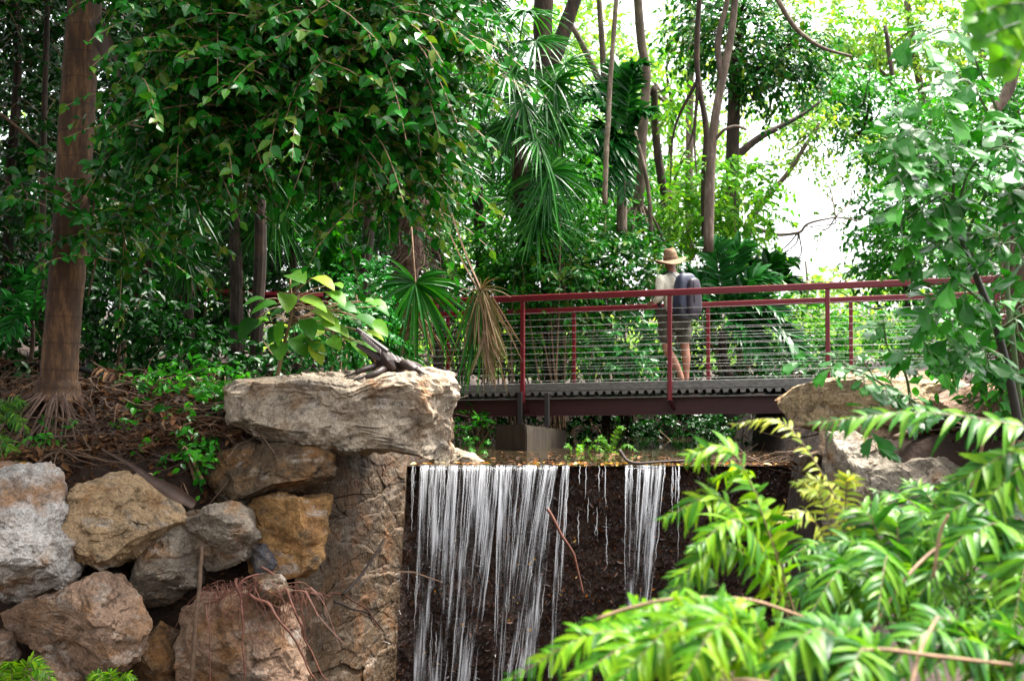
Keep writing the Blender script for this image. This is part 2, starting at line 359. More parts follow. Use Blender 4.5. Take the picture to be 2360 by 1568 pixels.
def watermat():
    m, N, L, b, out = newmat("pond_water"); tc = N.new("ShaderNodeTexCoord")
    b.inputs["Base Color"].default_value = (0.03, 0.022, 0.012, 1); b.inputs["Roughness"].default_value = 0.06
    n = noise(N, L, tc.outputs["Object"], 5, 3, 0.5, (1, .5, 1)); bump(N, L, n.outputs[0], b, 0.12, 0.03); return m
M['water'] = watermat()
def fallmat(name, lo, hi, scale):
    """falling water: clear sheet broken by white aerated strands that run down it"""
    m, N, L, b, out = newmat(name); tc = N.new("ShaderNodeTexCoord"); uv = tc.outputs["UV"]
    n1 = noise(N, L, uv, scale, 6, 0.7, (1, 0.035, 1)); n2 = noise(N, L, uv, scale * 0.35, 3, 0.6, (1, 0.10, 1))
    ad0 = N.new("ShaderNodeMath"); ad0.operation = 'MULTIPLY_ADD'; L.new(n2.outputs[0], ad0.inputs[0]); ad0.inputs[1].default_value = 1.0; n3 = noise(N, L, uv, scale * 4.0, 3, 0.6, (1, 0.02, 1)); a3 = N.new('ShaderNodeMath'); a3.operation = 'MULTIPLY_ADD'; L.new(n3.outputs[0], a3.inputs[0]); a3.inputs[1].default_value = 0.55; a3.inputs[2].default_value = -0.275
    a4 = N.new('ShaderNodeMath'); a4.operation = 'ADD'; L.new(n1.outputs[0], a4.inputs[0]); L.new(a3.outputs[0], a4.inputs[1]); L.new(a4.outputs[0], ad0.inputs[2])
    sp = N.new('ShaderNodeSeparateXYZ'); L.new(uv, sp.inputs[0]); fd = N.new('ShaderNodeMapRange'); L.new(sp.outputs[1], fd.inputs[0]); fd.inputs[1].default_value = 0.05; fd.inputs[2].default_value = 1.0; fd.inputs[3].default_value = 0.06; fd.inputs[4].default_value = -0.035
    ad = N.new('ShaderNodeMath'); ad.operation = 'ADD'; L.new(ad0.outputs[0], ad.inputs[0]); L.new(fd.outputs[0], ad.inputs[1])
    r = N.new('ShaderNodeMapRange'); r.interpolation_type = 'SMOOTHSTEP'; L.new(ad.outputs[0], r.inputs[0]); r.inputs[1].default_value = lo; r.inputs[2].default_value = hi; r.inputs[3].default_value = 0; r.inputs[4].default_value = 0.74
    b.inputs["Base Color"].default_value = (0.80, 0.81, 0.85, 1); b.inputs["Roughness"].default_value = 0.2
    gl = N.new("ShaderNodeBsdfGlossy"); gl.inputs["Roughness"].default_value = 0.12
    tp = N.new("ShaderNodeBsdfTransparent"); tp.inputs[0].default_value = (0.98, 0.975, 0.97, 1)
    m0 = N.new("ShaderNodeMixShader"); m0.inputs[0].default_value = 0.012; L.new(tp.outputs[0], m0.inputs[1]); L.new(gl.outputs[0], m0.inputs[2])
    mx = N.new("ShaderNodeMixShader"); L.new(r.outputs[0], mx.inputs[0]); L.new(m0.outputs[0], mx.inputs[1]); L.new(b.outputs[0], mx.inputs[2])
    bp = N.new("ShaderNodeBump"); bp.inputs["Strength"].default_value = 0.5; bp.inputs["Distance"].default_value = 0.02; L.new(ad.outputs[0], bp.inputs["Height"])
    L.new(bp.outputs[0], b.inputs["Normal"]); L.new(bp.outputs[0], gl.inputs["Normal"])
    L.new(mx.outputs[0], out.inputs[0]); return m
M['fall'] = fallmat("falling_water", 0.95, 1.32, 24)

# ================================================================== ground
LOW = -0.8
def hgt(x, y):
    x = np.asarray(x, float); y = np.asarray(y, float)
    ye = np.interp(x, [-9, -3.9, -3.0, -2.1, -1.86, -1.04], [9.9, 10.15, 10.6, 10.95, 11.45, 13.1])
    zL = 2.40 + 0.55 * sstep(10.3, 11.9, y) + 0.35 * sstep(12, 22, y) + 0.12 * np.clip(-4.5 - x, 0, 6) + 0.12 * sstep(-2.5, -3.6, x)
    mL = sstep(ye - 0.15, ye + 0.25, y) * sstep(-0.75, -1.15, x + 0.0 * y)
    lb = LOW + (zL - LOW) * mL
    up = LOW + (2.1 - LOW) * sstep(13.0, 13.15, y)
    zR = 2.72 + 0.10 * np.clip(x - 3, 0, 8) + 0.25 * sstep(11.5, 14, y)
    rb = LOW + (zR - LOW) * sstep(2.2, 2.9, x - 0.5 * sstep(12.3, 14.5, y)) * sstep(9.6, 10.2, y + 0.9 * sstep(3, 6, x))
    xb = np.interp(y, [0, 3, 5, 8, 10], [-1.5, 0.0, 0.75, 1.9, 3.2])
    fern = LOW + (1.55 + 0.10 * np.clip(x, 0, 12) + 0.04 * y - LOW) * sstep(xb - 0.3, xb + 0.6, x) * sstep(13, 9.5, y)
    camg = LOW + (1.55 - LOW) * sstep(3.4, 1.8, y) * sstep(-6, -4, x + 0 * y)
    far = LOW + (2.95 - LOW) * sstep(17.5, 22, y)
    z = np.maximum.reduce([lb, up, rb, fern, camg, far])
    P = np.stack([x.ravel(), y.ravel(), np.zeros(x.size)], -1)
    n = vnoise(P, 1.1, 4, 3).reshape(x.shape)
    return z + 0.07 * n + 5.0 * sstep(35, 120, y) + 0.25 * vnoise(P, 0.12, 2, 5).reshape(x.shape) * sstep(22, 40, y)
xs = np.unique(np.concatenate([np.linspace(-9, 9, 150), -9 - np.geomspace(0.2, 400, 30), 9 + np.geomspace(0.2, 400, 30)]))
ys = np.unique(np.concatenate([np.linspace(-2, 24, 230), -2 - np.geomspace(0.3, 60, 14), 24 + np.geomspace(0.3, 700, 34)]))
gx, gy = np.meshgrid(xs, ys, indexing='ij')
V = np.stack([gx, gy, hgt(gx, gy)], -1).reshape(-1, 3)
g = G().add(V, grid_tris(len(xs), len(ys))[:, ::-1])
structure(g.build("ground", M['soil'], smooth=True))
# pool below the fall and the still water held behind the weir
def sheet(name, x0, x1, y0, y1, z, mat, n=2):
    a, b_ = np.meshgrid(np.linspace(x0, x1, n), np.linspace(y0, y1, n), indexing='ij')
    return structure(G().add(np.stack([a, b_, np.full(a.shape, z)], -1).reshape(-1, 3), grid_tris(n, n)[:, ::-1]).build(name, mat))
LIP_Z = float(at(1300, 1071, 13.0)[2])
sheet("water", -1.35, 3.6, 12.86, 19.0, LIP_Z, M['water'])
sheet("plunge_pool", -6.5, 3.4, 3.0, 12.9, -0.4, M['water'])

# ================================================================== boulders
def boulder(label, poly, d, depth, tint, seed, cuts=7, sub=5, group='boulders of the left bank wall', name='boulder', cut=(0.52, 0.80), mat='rock', cat='boulder', rough=1.0):
    rng = np.random.default_rng(seed)
    bm = bmesh.new(); bmesh.ops.create_icosphere(bm, subdivisions=sub, radius=1.0)
    S = np.array([v.co[:] for v in bm.verts]); T = np.array([[v.index for v in f.verts] for f in bm.faces]); bm.free()
    P2 = np.array(poly, float); c2 = (P2.min(0) + P2.max(0)) / 2
    # polar outline about the centre
    q = (P2 - c2) * 1.05; seg = np.vstack([q, q[:1]]); pts = np.vstack([seg[i] + (seg[i + 1] - seg[i]) * np.linspace(0, 1, 12, endpoint=False)[:, None] for i in range(len(q))])
    ang = np.arctan2(-pts[:, 1], pts[:, 0]); rad = np.hypot(pts[:, 0], pts[:, 1]); o = np.argsort(ang); ang, rad = ang[o], rad[o]
    th = np.arctan2(S[:, 2], S[:, 0]); R = np.interp(th, ang, rad, period=2 * np.pi) * d / F
    rho = np.hypot(S[:, 0], S[:, 2]) ** 0.75
    Y = np.sign(S[:, 1]) * np.abs(S[:, 1]) ** 0.8 * depth
    V = np.stack([R * rho * np.cos(th), Y, R * rho * np.sin(th)], -1)
    # broken planar faces towards the creek
    ext = np.array([np.ptp(V[:, 0]), depth * 2, np.ptp(V[:, 2])]) / 2
    for k in range(cuts):
        a = rng.uniform(0, 2 * np.pi); el = rng.uniform(0.15, 1.0)
        n = np.array([math.cos(a) * math.sqrt(1 - el * el), -el, math.sin(a) * math.sqrt(1 - el * el)])
        if k % 3 == 2: n[1] = abs(n[1])
        sup = np.max(V @ n); dd = sup * rng.uniform(*cut); e = np.maximum(0, V @ n - dd)
        V = V - n[None] * (e * 0.97)[:, None]
    size = float(np.mean(ext))
    nr = nrm(V)
    disp = 0.05 * vnoise(V, 2.6, 3, seed) + 0.07 * (0.5 - np.abs(vnoise(V, 4.0, 3, seed + 9))) + 0.03 * vnoise(V, 12, 3, seed + 4) + 0.008 * vnoise(V, 40, 2, seed + 5)
    led = vnoise(V * np.array([1, 1, 2.2]), 3.2, 2, seed + 21); disp = disp - 0.085 * (np.floor(led * 3.5) / 3.5) * (np.abs(led) > .12)
    V = V + nr * (disp * min(1.3, 0.35 + size) * rough)[:, None]
    base = np.array(at(c2[0], c2[1], d))
    ob = G().add(V + base, T).build(name, M[mat], base=base)
    ob.data.polygons.foreach_set('use_smooth', np.zeros(len(T), bool))
    ob.color = (*tint, 1)
    return tag(ob, label, cat, group)
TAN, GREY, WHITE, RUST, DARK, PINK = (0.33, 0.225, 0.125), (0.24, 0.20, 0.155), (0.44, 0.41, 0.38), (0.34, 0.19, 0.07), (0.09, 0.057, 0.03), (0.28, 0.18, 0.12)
B = boulder
B("large pale boulder with white crust and a pinkish brown face at the frame's left edge", [(-90, 1100), (20, 1085), (70, 1083), (112, 1092), (150, 1140), (178, 1200), (188, 1290), (150, 1332), (60, 1382), (0, 1412), (-90, 1430)], 9.9, 0.6, WHITE, 11, 8, 6)
B("rounded tan boulder with a pale spot, below the curled dry palm sheath", [(168, 1185), (200, 1112), (260, 1088), (320, 1090), (370, 1130), (403, 1185), (385, 1245), (330, 1262), (255, 1302), (205, 1272), (180, 1232)], 10.15, 0.5, TAN, 12, 7, 6)
B("tilted grey and orange boulder wedged between the tan boulder and the small lumpy grey one", [(320, 1330), (345, 1245), (392, 1192), (440, 1188), (460, 1300), (455, 1352), (330, 1408)], 10.5, 0.45, GREY, 13, 7, 5)
B("small lumpy grey boulder streaked with yellow beside the orange one", [(438, 1205), (480, 1168), (540, 1160), (575, 1190), (582, 1240), (555, 1285), (480, 1317), (452, 1275)], 10.45, 0.42, GREY, 14, 6, 5)
B("bright orange tan boulder under the long dark slab", [(570, 1205), (600, 1165), (700, 1150), (749, 1150), (747, 1240), (735, 1292), (640, 1320), (592, 1302), (572, 1250)], 10.7, 0.5, RUST, 15, 7, 5)
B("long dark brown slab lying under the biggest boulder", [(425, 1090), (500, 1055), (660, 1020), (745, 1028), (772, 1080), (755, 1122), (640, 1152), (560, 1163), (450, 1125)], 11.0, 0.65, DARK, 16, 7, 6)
BIG = B("biggest pale boulder on top of the wall, carrying the crocodile statue", [(548, 905), (600, 880), (720, 868), (850, 880), (885, 870), (960, 856), (1010, 868), (1042, 920), (1072, 990), (1072, 1045), (1030, 1062), (960, 1034), (900, 1024), (800, 1036), (700, 1014), (600, 1030), (550, 1026)], 11.4, 0.8, (0.42, 0.345, 0.26), 27, 6, 6, cut=(0.7, 0.9))
B("large brown boulder with an overhanging lower edge in the bottom left of the wall", [(15, 1425), (150, 1360), (210, 1335), (265, 1340), (310, 1380), (332, 1440), (310, 1500), (260, 1532), (200, 1547), (130, 1492), (60, 1482), (12, 1462)], 9.75, 0.55, PINK, 18, 8, 6)
B("pinkish brown boulder behind the hanging red roots", [(415, 1425), (470, 1380), (560, 1370), (640, 1400), (690, 1500), (690, 1630), (430, 1630), (418, 1500)], 10.15, 0.5, PINK, 19, 8, 6)
B("small round dark boulder where the red roots start", [(555, 1345), (600, 1325), (640, 1328), (668, 1360), (650, 1388), (580, 1378)], 10.0, 0.2, DARK, 20, 4, 5)
B("small brown rock cut by the left edge of the frame near the bottom", [(-60, 1470), (16, 1468), (22, 1530), (0, 1560), (-60, 1570)], 9.7, 0.3, PINK, 21, 5, 4)
B("low brown rock behind the bright green fern in the bottom left corner", [(25, 1535), (120, 1505), (180, 1550), (190, 1640), (15, 1640)], 9.8, 0.35, PINK, 22, 6, 5)
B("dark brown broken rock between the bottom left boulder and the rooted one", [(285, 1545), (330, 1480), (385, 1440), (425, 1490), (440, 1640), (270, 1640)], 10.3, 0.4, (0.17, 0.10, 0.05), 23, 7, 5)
B("slate blue chip of rock wedged beside the orange boulder", [(580, 1245), (615, 1255), (640, 1312), (612, 1325), (585, 1312)], 10.62, 0.2, (0.13, 0.13, 0.15), 24, 6, 4)
B("flat reddish rock at the left frame edge above the pale boulder", [(-40, 1068), (40, 1062), (75, 1085), (40, 1112), (-40, 1115)], 10.3, 0.35, PINK, 25, 5, 4)
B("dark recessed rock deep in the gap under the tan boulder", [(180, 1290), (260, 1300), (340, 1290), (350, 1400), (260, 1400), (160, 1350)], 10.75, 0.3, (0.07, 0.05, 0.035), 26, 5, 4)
B("flat pale rock beside the concrete pier at the weir lip", [(995, 1078), (1040, 1040), (1085, 1045), (1135, 1074), (1100, 1092), (1000, 1092)], 13.4, 0.35, (0.36, 0.30, 0.22), 17, 5, 4, group='rocks at the weir')
rg = 'boulders of the right bank'
B("large golden brown boulder at the right end of the bridge", [(1812, 925), (1850, 890), (1950, 872), (2100, 862), (2185, 872), (2230, 930), (2180, 985), (2050, 1000), (1960, 985), (1900, 992), (1840, 970)], 11.0, 0.75, (0.36, 0.27, 0.155), 31, 9, 6, group=rg, cut=(0.66, 0.88), rough=.6)
B("rusty layered boulder beneath the golden brown one on the right", [(1838, 965), (1900, 975), (2060, 985), (2180, 990), (2200, 1050), (2060, 1075), (1940, 1062), (1880, 1036), (1850, 1000)], 10.85, 0.55, (0.42, 0.29, 0.19), 32, 9, 6, group=rg, rough=.7)
B("tall grey slab with a white upper edge standing behind the ferns", [(1918, 1010), (1962, 1000), (2050, 1040), (2110, 1085), (2130, 1240), (2060, 1330), (1925, 1320), (1910, 1090)], 10.4, 0.4, (0.30, 0.26, 0.2), 33, 5, 6, group=rg, cut=(0.8, 0.95), rough=0.7)
B("small dark rock tucked at the right end of the weir lip", [(1845, 1050), (1900, 1038), (1915, 1075), (1880, 1098), (1846, 1085)], 11.6, 0.25, (0.15, 0.11, 0.07), 34, 5, 4, group=rg)
B("low pinkish rock ledge on the far right behind the black stemmed palm", [(2150, 915), (2230, 892), (2330, 888), (2420, 900), (2420, 960), (2250, 975), (2160, 950)], 10.3, 0.5, PINK, 35, 6, 5, group=rg)
B("grey rock half buried right of the tall grey slab", [(2070, 1060), (2120, 1040), (2220, 1050), (2280, 1120), (2250, 1260), (2100, 1250)], 10.1, 0.4, GREY, 36, 6, 5, group=rg)

# ================================================================== stone return wall and weir
def relief(name, X0, X1, zt, zb, y_of_x, thick, mats, nx, nz, fn, label, cat, xskew=None):
    """a solid wall whose front face is modelled in relief; fn(P) gives outward offset"""
    u = np.linspace(0, 1, nx); v = np.linspace(0, 1, nz); U_, V_ = np.meshgrid(u, v, indexing='ij')
    x = X0 + (X1 - X0) * U_; z = zb + (zt - zb) * V_
    if xskew is not None: x = x + xskew(U_, V_)
    y = y_of_x(x, z); P = np.stack([x, y, z], -1).reshape(-1, 3)
    off = fn(P); A = P.copy(); A[:, 1] -= off
    edge = (V_ > 0.999).ravel(); A[edge, 2] += 0.03 * vnoise(A[edge], 3, 2, 2)
    Bk = P.copy(); Bk[:, 1] += thick
    T = grid_tris(nx, nz); g = G().add(A, T)
    g.add(Bk, T[:, ::-1])
    top = np.vstack([A.reshape(nx, nz, 3)[:, -1], Bk.reshape(nx, nz, 3)[:, -1]]); i = np.arange(nx - 1)
    g.add(top, np.vstack([np.stack([i, i + 1, nx + i + 1], -1), np.stack([i, nx + i + 1, nx + i], -1)]))
    for s in (0, -1):
        sd_ = np.vstack([A.reshape(nx, nz, 3)[s], Bk.reshape(nx, nz, 3)[s]]); i = np.arange(nz - 1)
        g.add(sd_, np.vstack([np.stack([i, i + 1, nz + i + 1], -1), np.stack([i, nz + i + 1, nz + i], -1)]))
    o = g.build(name, mats, base=(float(x.mean()), float(y.mean()), zb)); return tag(o, label, cat)
def cells(x, z, s, seed=0):
    """distance to the border of warped random cells, a random number per cell and the place within it"""
    i0, j0 = np.floor(x / s).astype(np.int64), np.floor(z / s).astype(np.int64); N0 = len(x); d1 = np.full(N0, 9.0); d2 = d1.copy(); idd = np.zeros(N0); ox = np.zeros(N0); oz = np.zeros(N0)
    for a in (-1, 0, 1):
        for b in (-1, 0, 1):
            i, j = i0 + a, j0 + b; k = np.full(N0, seed, np.int64); px_ = (i + .5 + .85 * (_hash(i, j, k) - .5)) * s; pz_ = (j + .5 + .85 * (_hash(i, j, k + 7) - .5)) * s
            d = np.hypot(x - px_, (z - pz_) * 1.15); nw = d < d1; d2 = np.where(nw, d1, np.minimum(d2, d)); idd = np.where(nw, _hash(i, j, k + 3), idd)
            ox = np.where(nw, x - px_, ox); oz = np.where(nw, z - pz_, oz); d1 = np.where(nw, d, d1)
    return d2 - d1, idd, ox, oz
def stones(P):
    o = 0
    for s, amp, sd in ((0.42, 1.0, 0), (0.17, 0.45, 20)):
        e, r, ox, oz = cells(P[:, 0] + 0.09 * vnoise(P, 3, 3, 1 + sd), P[:, 2] + 0.09 * vnoise(P, 3.2, 3, 2 + sd), s, sd)
        r2 = np.mod(r * 37.7, 1); o = o + amp * (0.06 * r + (r - .5) * ox * .28 + (r2 - .35) * oz * .4 + .014 * sstep(0, .03, e))
    return o + 0.045 * vnoise(P, 5, 4, 3) + 0.02 * vnoise(P, 22, 3, 4)
xl, xr = at(690, 1300, 11.2)[0], at(935, 1100, 12.6)[0]
sw = relief("stone_wall", xl, xr, float(at(800, 1028, 11.6)[2]), -0.6, lambda x, z: 11.0 + (x - xl) / (xr - xl) * 1.75 + 0.25 * (z - 1.2) * 0.4, 0.5, M['rock_wet'], 190, 240, stones,
       "mortared brown stone wall between the boulders and the waterfall", "wall", xskew=lambda u, v: -0.12 * u * (1 - v))
sw.color = (0.13, 0.082, 0.038, 1)
xw0, xw1 = at(860, 1300, 12.9)[0], at(1990, 1100, 13.0)[0]
def mulch(P):
    return 0.11 * vnoise(P, 2.2, 3, 1) + 0.06 * np.floor(3 * vnoise(P * np.array([.5, 1, 1.6]), 2.5, 3, 6)) / 3 + 0.06 * vnoise(P, 8, 4, 2) + 0.035 * vnoise(P, 24, 3, 3)
weir = relief("weir_wall", xw0, xw1, LIP_Z - 0.012, -0.6, lambda x, z: 12.98 - 0.20 * sstep(2.3, 0.4, z) - 0.75 * sstep(-0.85, -1.5, x) * sstep(2.35, 1.2, z), 0.22, [M['soil_wet']], 330, 150, mulch,
       "dark wet weir wall matted with roots and mulch behind the falling water", "wall")

# ------------------------------------------------------------------ falling water
def curtain(label, top, bot, edge_r, n=40, rows=36, strands=60, seed=1, sheet_on=True, mat='fall', d0=12.84, d1=12.42, sr=(0.0015, 0.0055)):
    """top=(Xl,Xr) at the lip, bot=(Xl,Xr,Y) below; edge_r = exponent of how the right edge pulls in"""
    rng = np.random.default_rng(seed); Y0 = 1072.0; g = G(); Yb = bot[2]
    def pt(u, t):
        Xl = top[0] + (bot[0] - top[0]) * t ** 0.8; Xr = top[1] + (bot[1] - top[1]) * t ** edge_r
        d = d0 + (d1 - d0) * t ** 0.6
        return at(Xl + (Xr - Xl) * u, Y0 + (Yb - Y0) * t, d)
    ts = np.linspace(0, 1, rows) ** 1.3
    UVs = []
    if sheet_on:
        A = np.array([[pt(u, t) for t in ts] for u in np.linspace(0, 1, n)])
        off = 0.02 * vnoise(A.reshape(-1, 3) * np.array([1, 1, .12]), 9, 3, seed).reshape(n, rows)
        A[..., 1] -= off * ts[None]
        A[:, 0, 1] += 0.06; A[:, 0, 2] = LIP_Z + 0.006
        g.add(A.reshape(-1, 3), grid_tris(n, rows), 0)
        uu = np.array([[(A[i, 0, 0], ts[j] * (LIP_Z - A[i, -1, 2])) for j in range(rows)] for i in range(n)]).reshape(-1, 2); UVs.append(uu)
    for k in range(strands):
        u = rng.random(); u = u if rng.random() < .8 else (0.02 if rng.random() < .5 else .98)
        t0 = 0 if rng.random() < .62 else rng.random() * .8; t1 = min(1, t0 + rng.uniform(.06, .42))
        tt = np.linspace(t0, t1, 9); p = np.array([pt(np.clip(u + 0.006 * math.sin(7 * q + k), 0, 1), q) for q in tt]); p[:, 1] -= 0.012
        p[:, 0] += 0.004 * rng.normal(size=9)
        if t0 == 0: p[0, 2] = LIP_Z + .008
        r = rng.uniform(*sr) * np.sin(np.linspace(.35 if t0 == 0 else .1, 2.95, 9))
        V_, T_ = tube(p, r, 4, False); g.add(V_, T_, 1); UVs.append(np.zeros((len(V_), 2)))
    o = g.build("water_curtain", [M[mat], M['foam']], smooth=True)
    uvl = o.data.uv_layers.new(name="UVMap"); uvs = np.vstack(UVs)
    li = np.empty(len(o.data.loops), np.int32); o.data.loops.foreach_get('vertex_index', li); uvl.data.foreach_set('uv', np.ascontiguousarray(uvs[li], np.float32).ravel())
    tag(o, label, None, 'curtains of the waterfall', 'structure'); return o
fm, N_, L_, b_, o_ = newmat("white_water"); b_.inputs["Base Color"].default_value = (0.80, 0.81, 0.85, 1); b_.inputs["Roughness"].default_value = 0.15
tp_ = N_.new("ShaderNodeBsdfTransparent"); mx_ = N_.new("ShaderNodeMixShader"); mx_.inputs[0].default_value = 0.30
L_.new(tp_.outputs[0], mx_.inputs[1]); L_.new(b_.outputs[0], mx_.inputs[2]); L_.new(mx_.outputs[0], o_.inputs[0]); M['foam'] = fm
curtain("widest curtain of falling water at the left end of the weir", (968, 1152), (945, 1072, 1750), 1.15, 90, 40, 85, 1)
curtain("second curtain of falling water just right of the widest one", (1152, 1262), (1130, 1160, 1750), 0.95, 50, 40, 45, 2)
curtain("narrow trailing curtain at the right side of the second one", (1262, 1286), (1190, 1235, 1560), 0.9, 14, 36, 14, 3)
curtain("thin single thread of water left of the leaning black twig", (1296, 1312), (1262, 1286, 1560), 0.9, 10, 36, 12, 4)
curtain("isolated curtain of water right of the bare middle of the weir", (1440, 1534), (1436, 1478, 1560), 1.0, 44, 40, 40, 5)
curtain("thin trickle right of the isolated curtain", (1546, 1566), (1535, 1558, 1500), 1.0, 10, 30, 10, 6, sheet_on=False)
curtain("faint broken trickle on the bare middle of the weir", (1335, 1395), (1330, 1400, 1320), 1.0, 10, 30, 14, 7, sheet_on=False, d1=12.62, sr=(.002, .005))
curtain("faint trickle at the far left of the weir beside the stone wall", (948, 962), (938, 950, 1400), 1.0, 10, 30, 7, 8, sheet_on=False, d1=12.6, sr=(.002, .005))

# ------------------------------------------------------------------ litter
STICK = tube(np.array([[0, 0, 0], [.33, .05, .03], [.66, .03, .05], [1, -.06, 0]]), [0.012, .011, .009, .005], 3, False)
STICK2 = tube(np.array([[0, 0, 0], [.25, .12, .05], [.5, .10, .12], [.75, -.05, .10], [1, -.2, 0]]), [0.008, .008, .007, .006, .004], 3, False)
def scatter_ground(n, xr_, yr_, rng, lift=0.015, cond=None):
    x = rng.uniform(*xr_, n); y = rng.uniform(*yr_, n)
    if cond is not None: k = cond(x, y); x, y = x[k], y[k]
    return np.stack([x, y, hgt(x, y) + lift], -1)
rng = np.random.default_rng(70)
gl = G()
lc = lambda x, y: (y > np.interp(x, [-9, -3.9, -3.0, -2.1, -1.86, -1.04], [9.9, 10.15, 10.6, 10.95, 11.45, 13.1]) + 0.05)
P = scatter_ground(26000, (-7, -1.0), (9.8, 16), rng, 0.02, lc); n = len(P)
gl.add(*place(OVATE_S, P, np.c_[rng.normal(size=(n, 2)), .35 * rng.normal(size=n)], np.c_[.5 * rng.normal(size=(n, 2)), np.ones(n)], rng.uniform(.03, .10, n), rng.uniform(.6, 1.3, n)), 0)
P = scatter_ground(2400, (-7, -1.0), (9.8, 15), rng, 0.03, lc); n = len(P)
gl.add(*place(STICK2, P, np.c_[rng.normal(size=(n, 2)) + np.array([.6, -.5]), .25 * rng.normal(size=n)], rdir(n, rng), rng.uniform(.15, .6, n), rng.uniform(.5, 1.6, n)), 1)
P = scatter_ground(900, (-7, -1.2), (9.9, 15), rng, 0.05, lc); n = len(P)
gl.add(*place(STICK, P, np.c_[rng.normal(size=(n, 2)) + np.array([1.2, -.8]), .15 * rng.normal(size=n) - .1], rdir(n, rng), rng.uniform(.3, .9, n), 1.0), 1)
yb_ = rng.uniform(-.35, .5, 7000); xb_ = rng.uniform(-5.2, -1.3, 7000); yb_ = yb_ + np.interp(xb_, [-9, -3.9, -3.0, -2.1, -1.86, -1.04], [9.9, 10.15, 10.6, 10.95, 11.45, 13.1])
P = np.stack([xb_, yb_ - .02, hgt(xb_, yb_) + .03], -1); n = len(P)
gl.add(*place(OVATE_S, P, np.c_[rng.normal(size=(n, 2)), .5 * rng.normal(size=n)], np.c_[.6 * rng.normal(size=n), -.6 + .5 * rng.normal(size=n), np.ones(n)], rng.uniform(.03, .10, n), rng.uniform(.6, 1.3, n)), 0)
gl.add(*place(STICK2, P[:1300], np.c_[rng.normal(size=(1300, 2)) + np.array([.6, -.5]), .35 * rng.normal(size=1300)], rdir(1300, rng), rng.uniform(.12, .5, 1300), rng.uniform(.4, 1.0, 1300)), 1)
P = scatter_ground(90, (-6, -1.2), (9.9, 13), rng, 0.03, lc); n = len(P)
gl.add(*place(OVATE_S, P, np.c_[rng.normal(size=(n, 2)), .2 * rng.normal(size=n)], np.c_[.4 * rng.normal(size=(n, 2)), np.ones(n)], rng.uniform(.06, .11, n)), 2)
# litter lodged in the crevices of the boulder wall and on the right bank
P = scatter_ground(2500, (2.4, 7), (9.6, 13.5), rng, 0.02); n = len(P)
gl.add(*place(OVATE_S, P, np.c_[rng.normal(size=(n, 2)), .3 * rng.normal(size=n)], np.c_[.5 * rng.normal(size=(n, 2)), np.ones(n)], rng.uniform(.04, .11, n)), 0)
P = scatter_ground(500, (2.4, 7), (9.6, 13.5), rng, 0.03); n = len(P)
gl.add(*place(STICK, P, np.c_[rng.normal(size=(n, 2)), .1 * rng.normal(size=n)], rdir(n, rng), rng.uniform(.2, .7, n)), 1)
o = gl.build("leaf_litter", [M['litter'], M['twig'], M['litter_bright']]); tag(o, "brown leaf litter and dry twigs covering the banks", None, kind='stuff')
gl = G()
def weir_y(x, z): return 12.98 - 0.20 * sstep(2.3, 0.4, z) - 0.75 * sstep(-0.85, -1.5, x) * sstep(2.35, 1.2, z)
n = 16000; x = rng.uniform(xw0, xw1, n); z = rng.uniform(-.3, LIP_Z - .02, n)
Pw = np.stack([x, weir_y(x, z), z], -1); Pw[:, 1] -= mulch(Pw) + 0.01
nd = np.c_[rng.normal(size=n), -0.6 + .5 * rng.normal(size=n), rng.normal(size=n)]
gl.add(*place(OVATE_S, Pw, nd, np.c_[.6 * rng.normal(size=n), -np.ones(n), .6 * rng.normal(size=n)], rng.uniform(.015, .045, n), rng.uniform(.5, 1.2, n)), 0)
k = rng.choice(n, 1800, False)
gl.add(*place(STICK2, Pw[k], np.c_[rng.normal(size=1800), -.3 + .3 * rng.normal(size=1800), -1 + rng.normal(size=1800)], rdir(1800, rng), rng.uniform(.06, .28, 1800), 1.0), 0)
k = rng.choice(n, 900, False)
gl.add(*place(OVATE_S, Pw[k] - np.array([0, .02, 0]), np.c_[rng.normal(size=900), -.4 + .4 * rng.normal(size=900), -.6 + rng.normal(size=900)], np.c_[.6 * rng.normal(size=900), -np.ones(900), .5 * rng.normal(size=900)], rng.uniform(.04, .09, 900), rng.uniform(.4, 1.1, 900)), 0)
k = rng.choice(n, 75, False); q = Pw[k] + np.array([0, -.02, 0])
gl.add(*place(OVATE_S, q, np.c_[rng.normal(size=75), -.3 + .2 * rng.normal(size=75), -1 + rng.normal(size=75)], np.tile([0.1, -1, .2], (75, 1)), rng.uniform(.02, .055, 75)), 1)
o = gl.build("wet_leaf_debris", [M['debris'], M['litter_bright']]); tag(o, "dark wet debris with a few yellow leaves stuck to the weir face", None, kind='stuff')
gl = G(); n = 420; x = rng.uniform(-1.0, 3.1, n)
w8 = np.where((x > .5) & (x < 1.15) | (x > 1.6), 1, .45); kk = rng.random(n) < w8; x = x[kk]; n = len(x)
P = np.stack([x, 12.9 + np.abs(.10 * rng.normal(size=n)) , np.full(n, LIP_Z + .012) + .012 * rng.random(n)], -1)
hf = n // 2
for q_, mi_ in ((P[:hf], 0), (P[hf:], 1)): m_ = len(q_); gl.add(*place(OVATE_S, q_, np.c_[rng.normal(size=m_), rng.normal(size=m_) - .4, .15 * rng.normal(size=m_)], np.c_[.45 * rng.normal(size=(m_, 2)), np.ones(m_)], rng.uniform(.03, .11, m_), rng.uniform(.5, 1.2, m_)), mi_)
n = 320; x = rng.uniform(-.8, 3.2, n); P = np.stack([x, rng.uniform(12.9, 15, n), np.full(n, LIP_Z + .01)], -1)
gl.add(*place(OVATE_S, P, np.c_[rng.normal(size=(n, 2)), .05 * rng.normal(size=n)], np.c_[.2 * rng.normal(size=(n, 2)), np.ones(n)], rng.uniform(.05, .11, n)), 1)
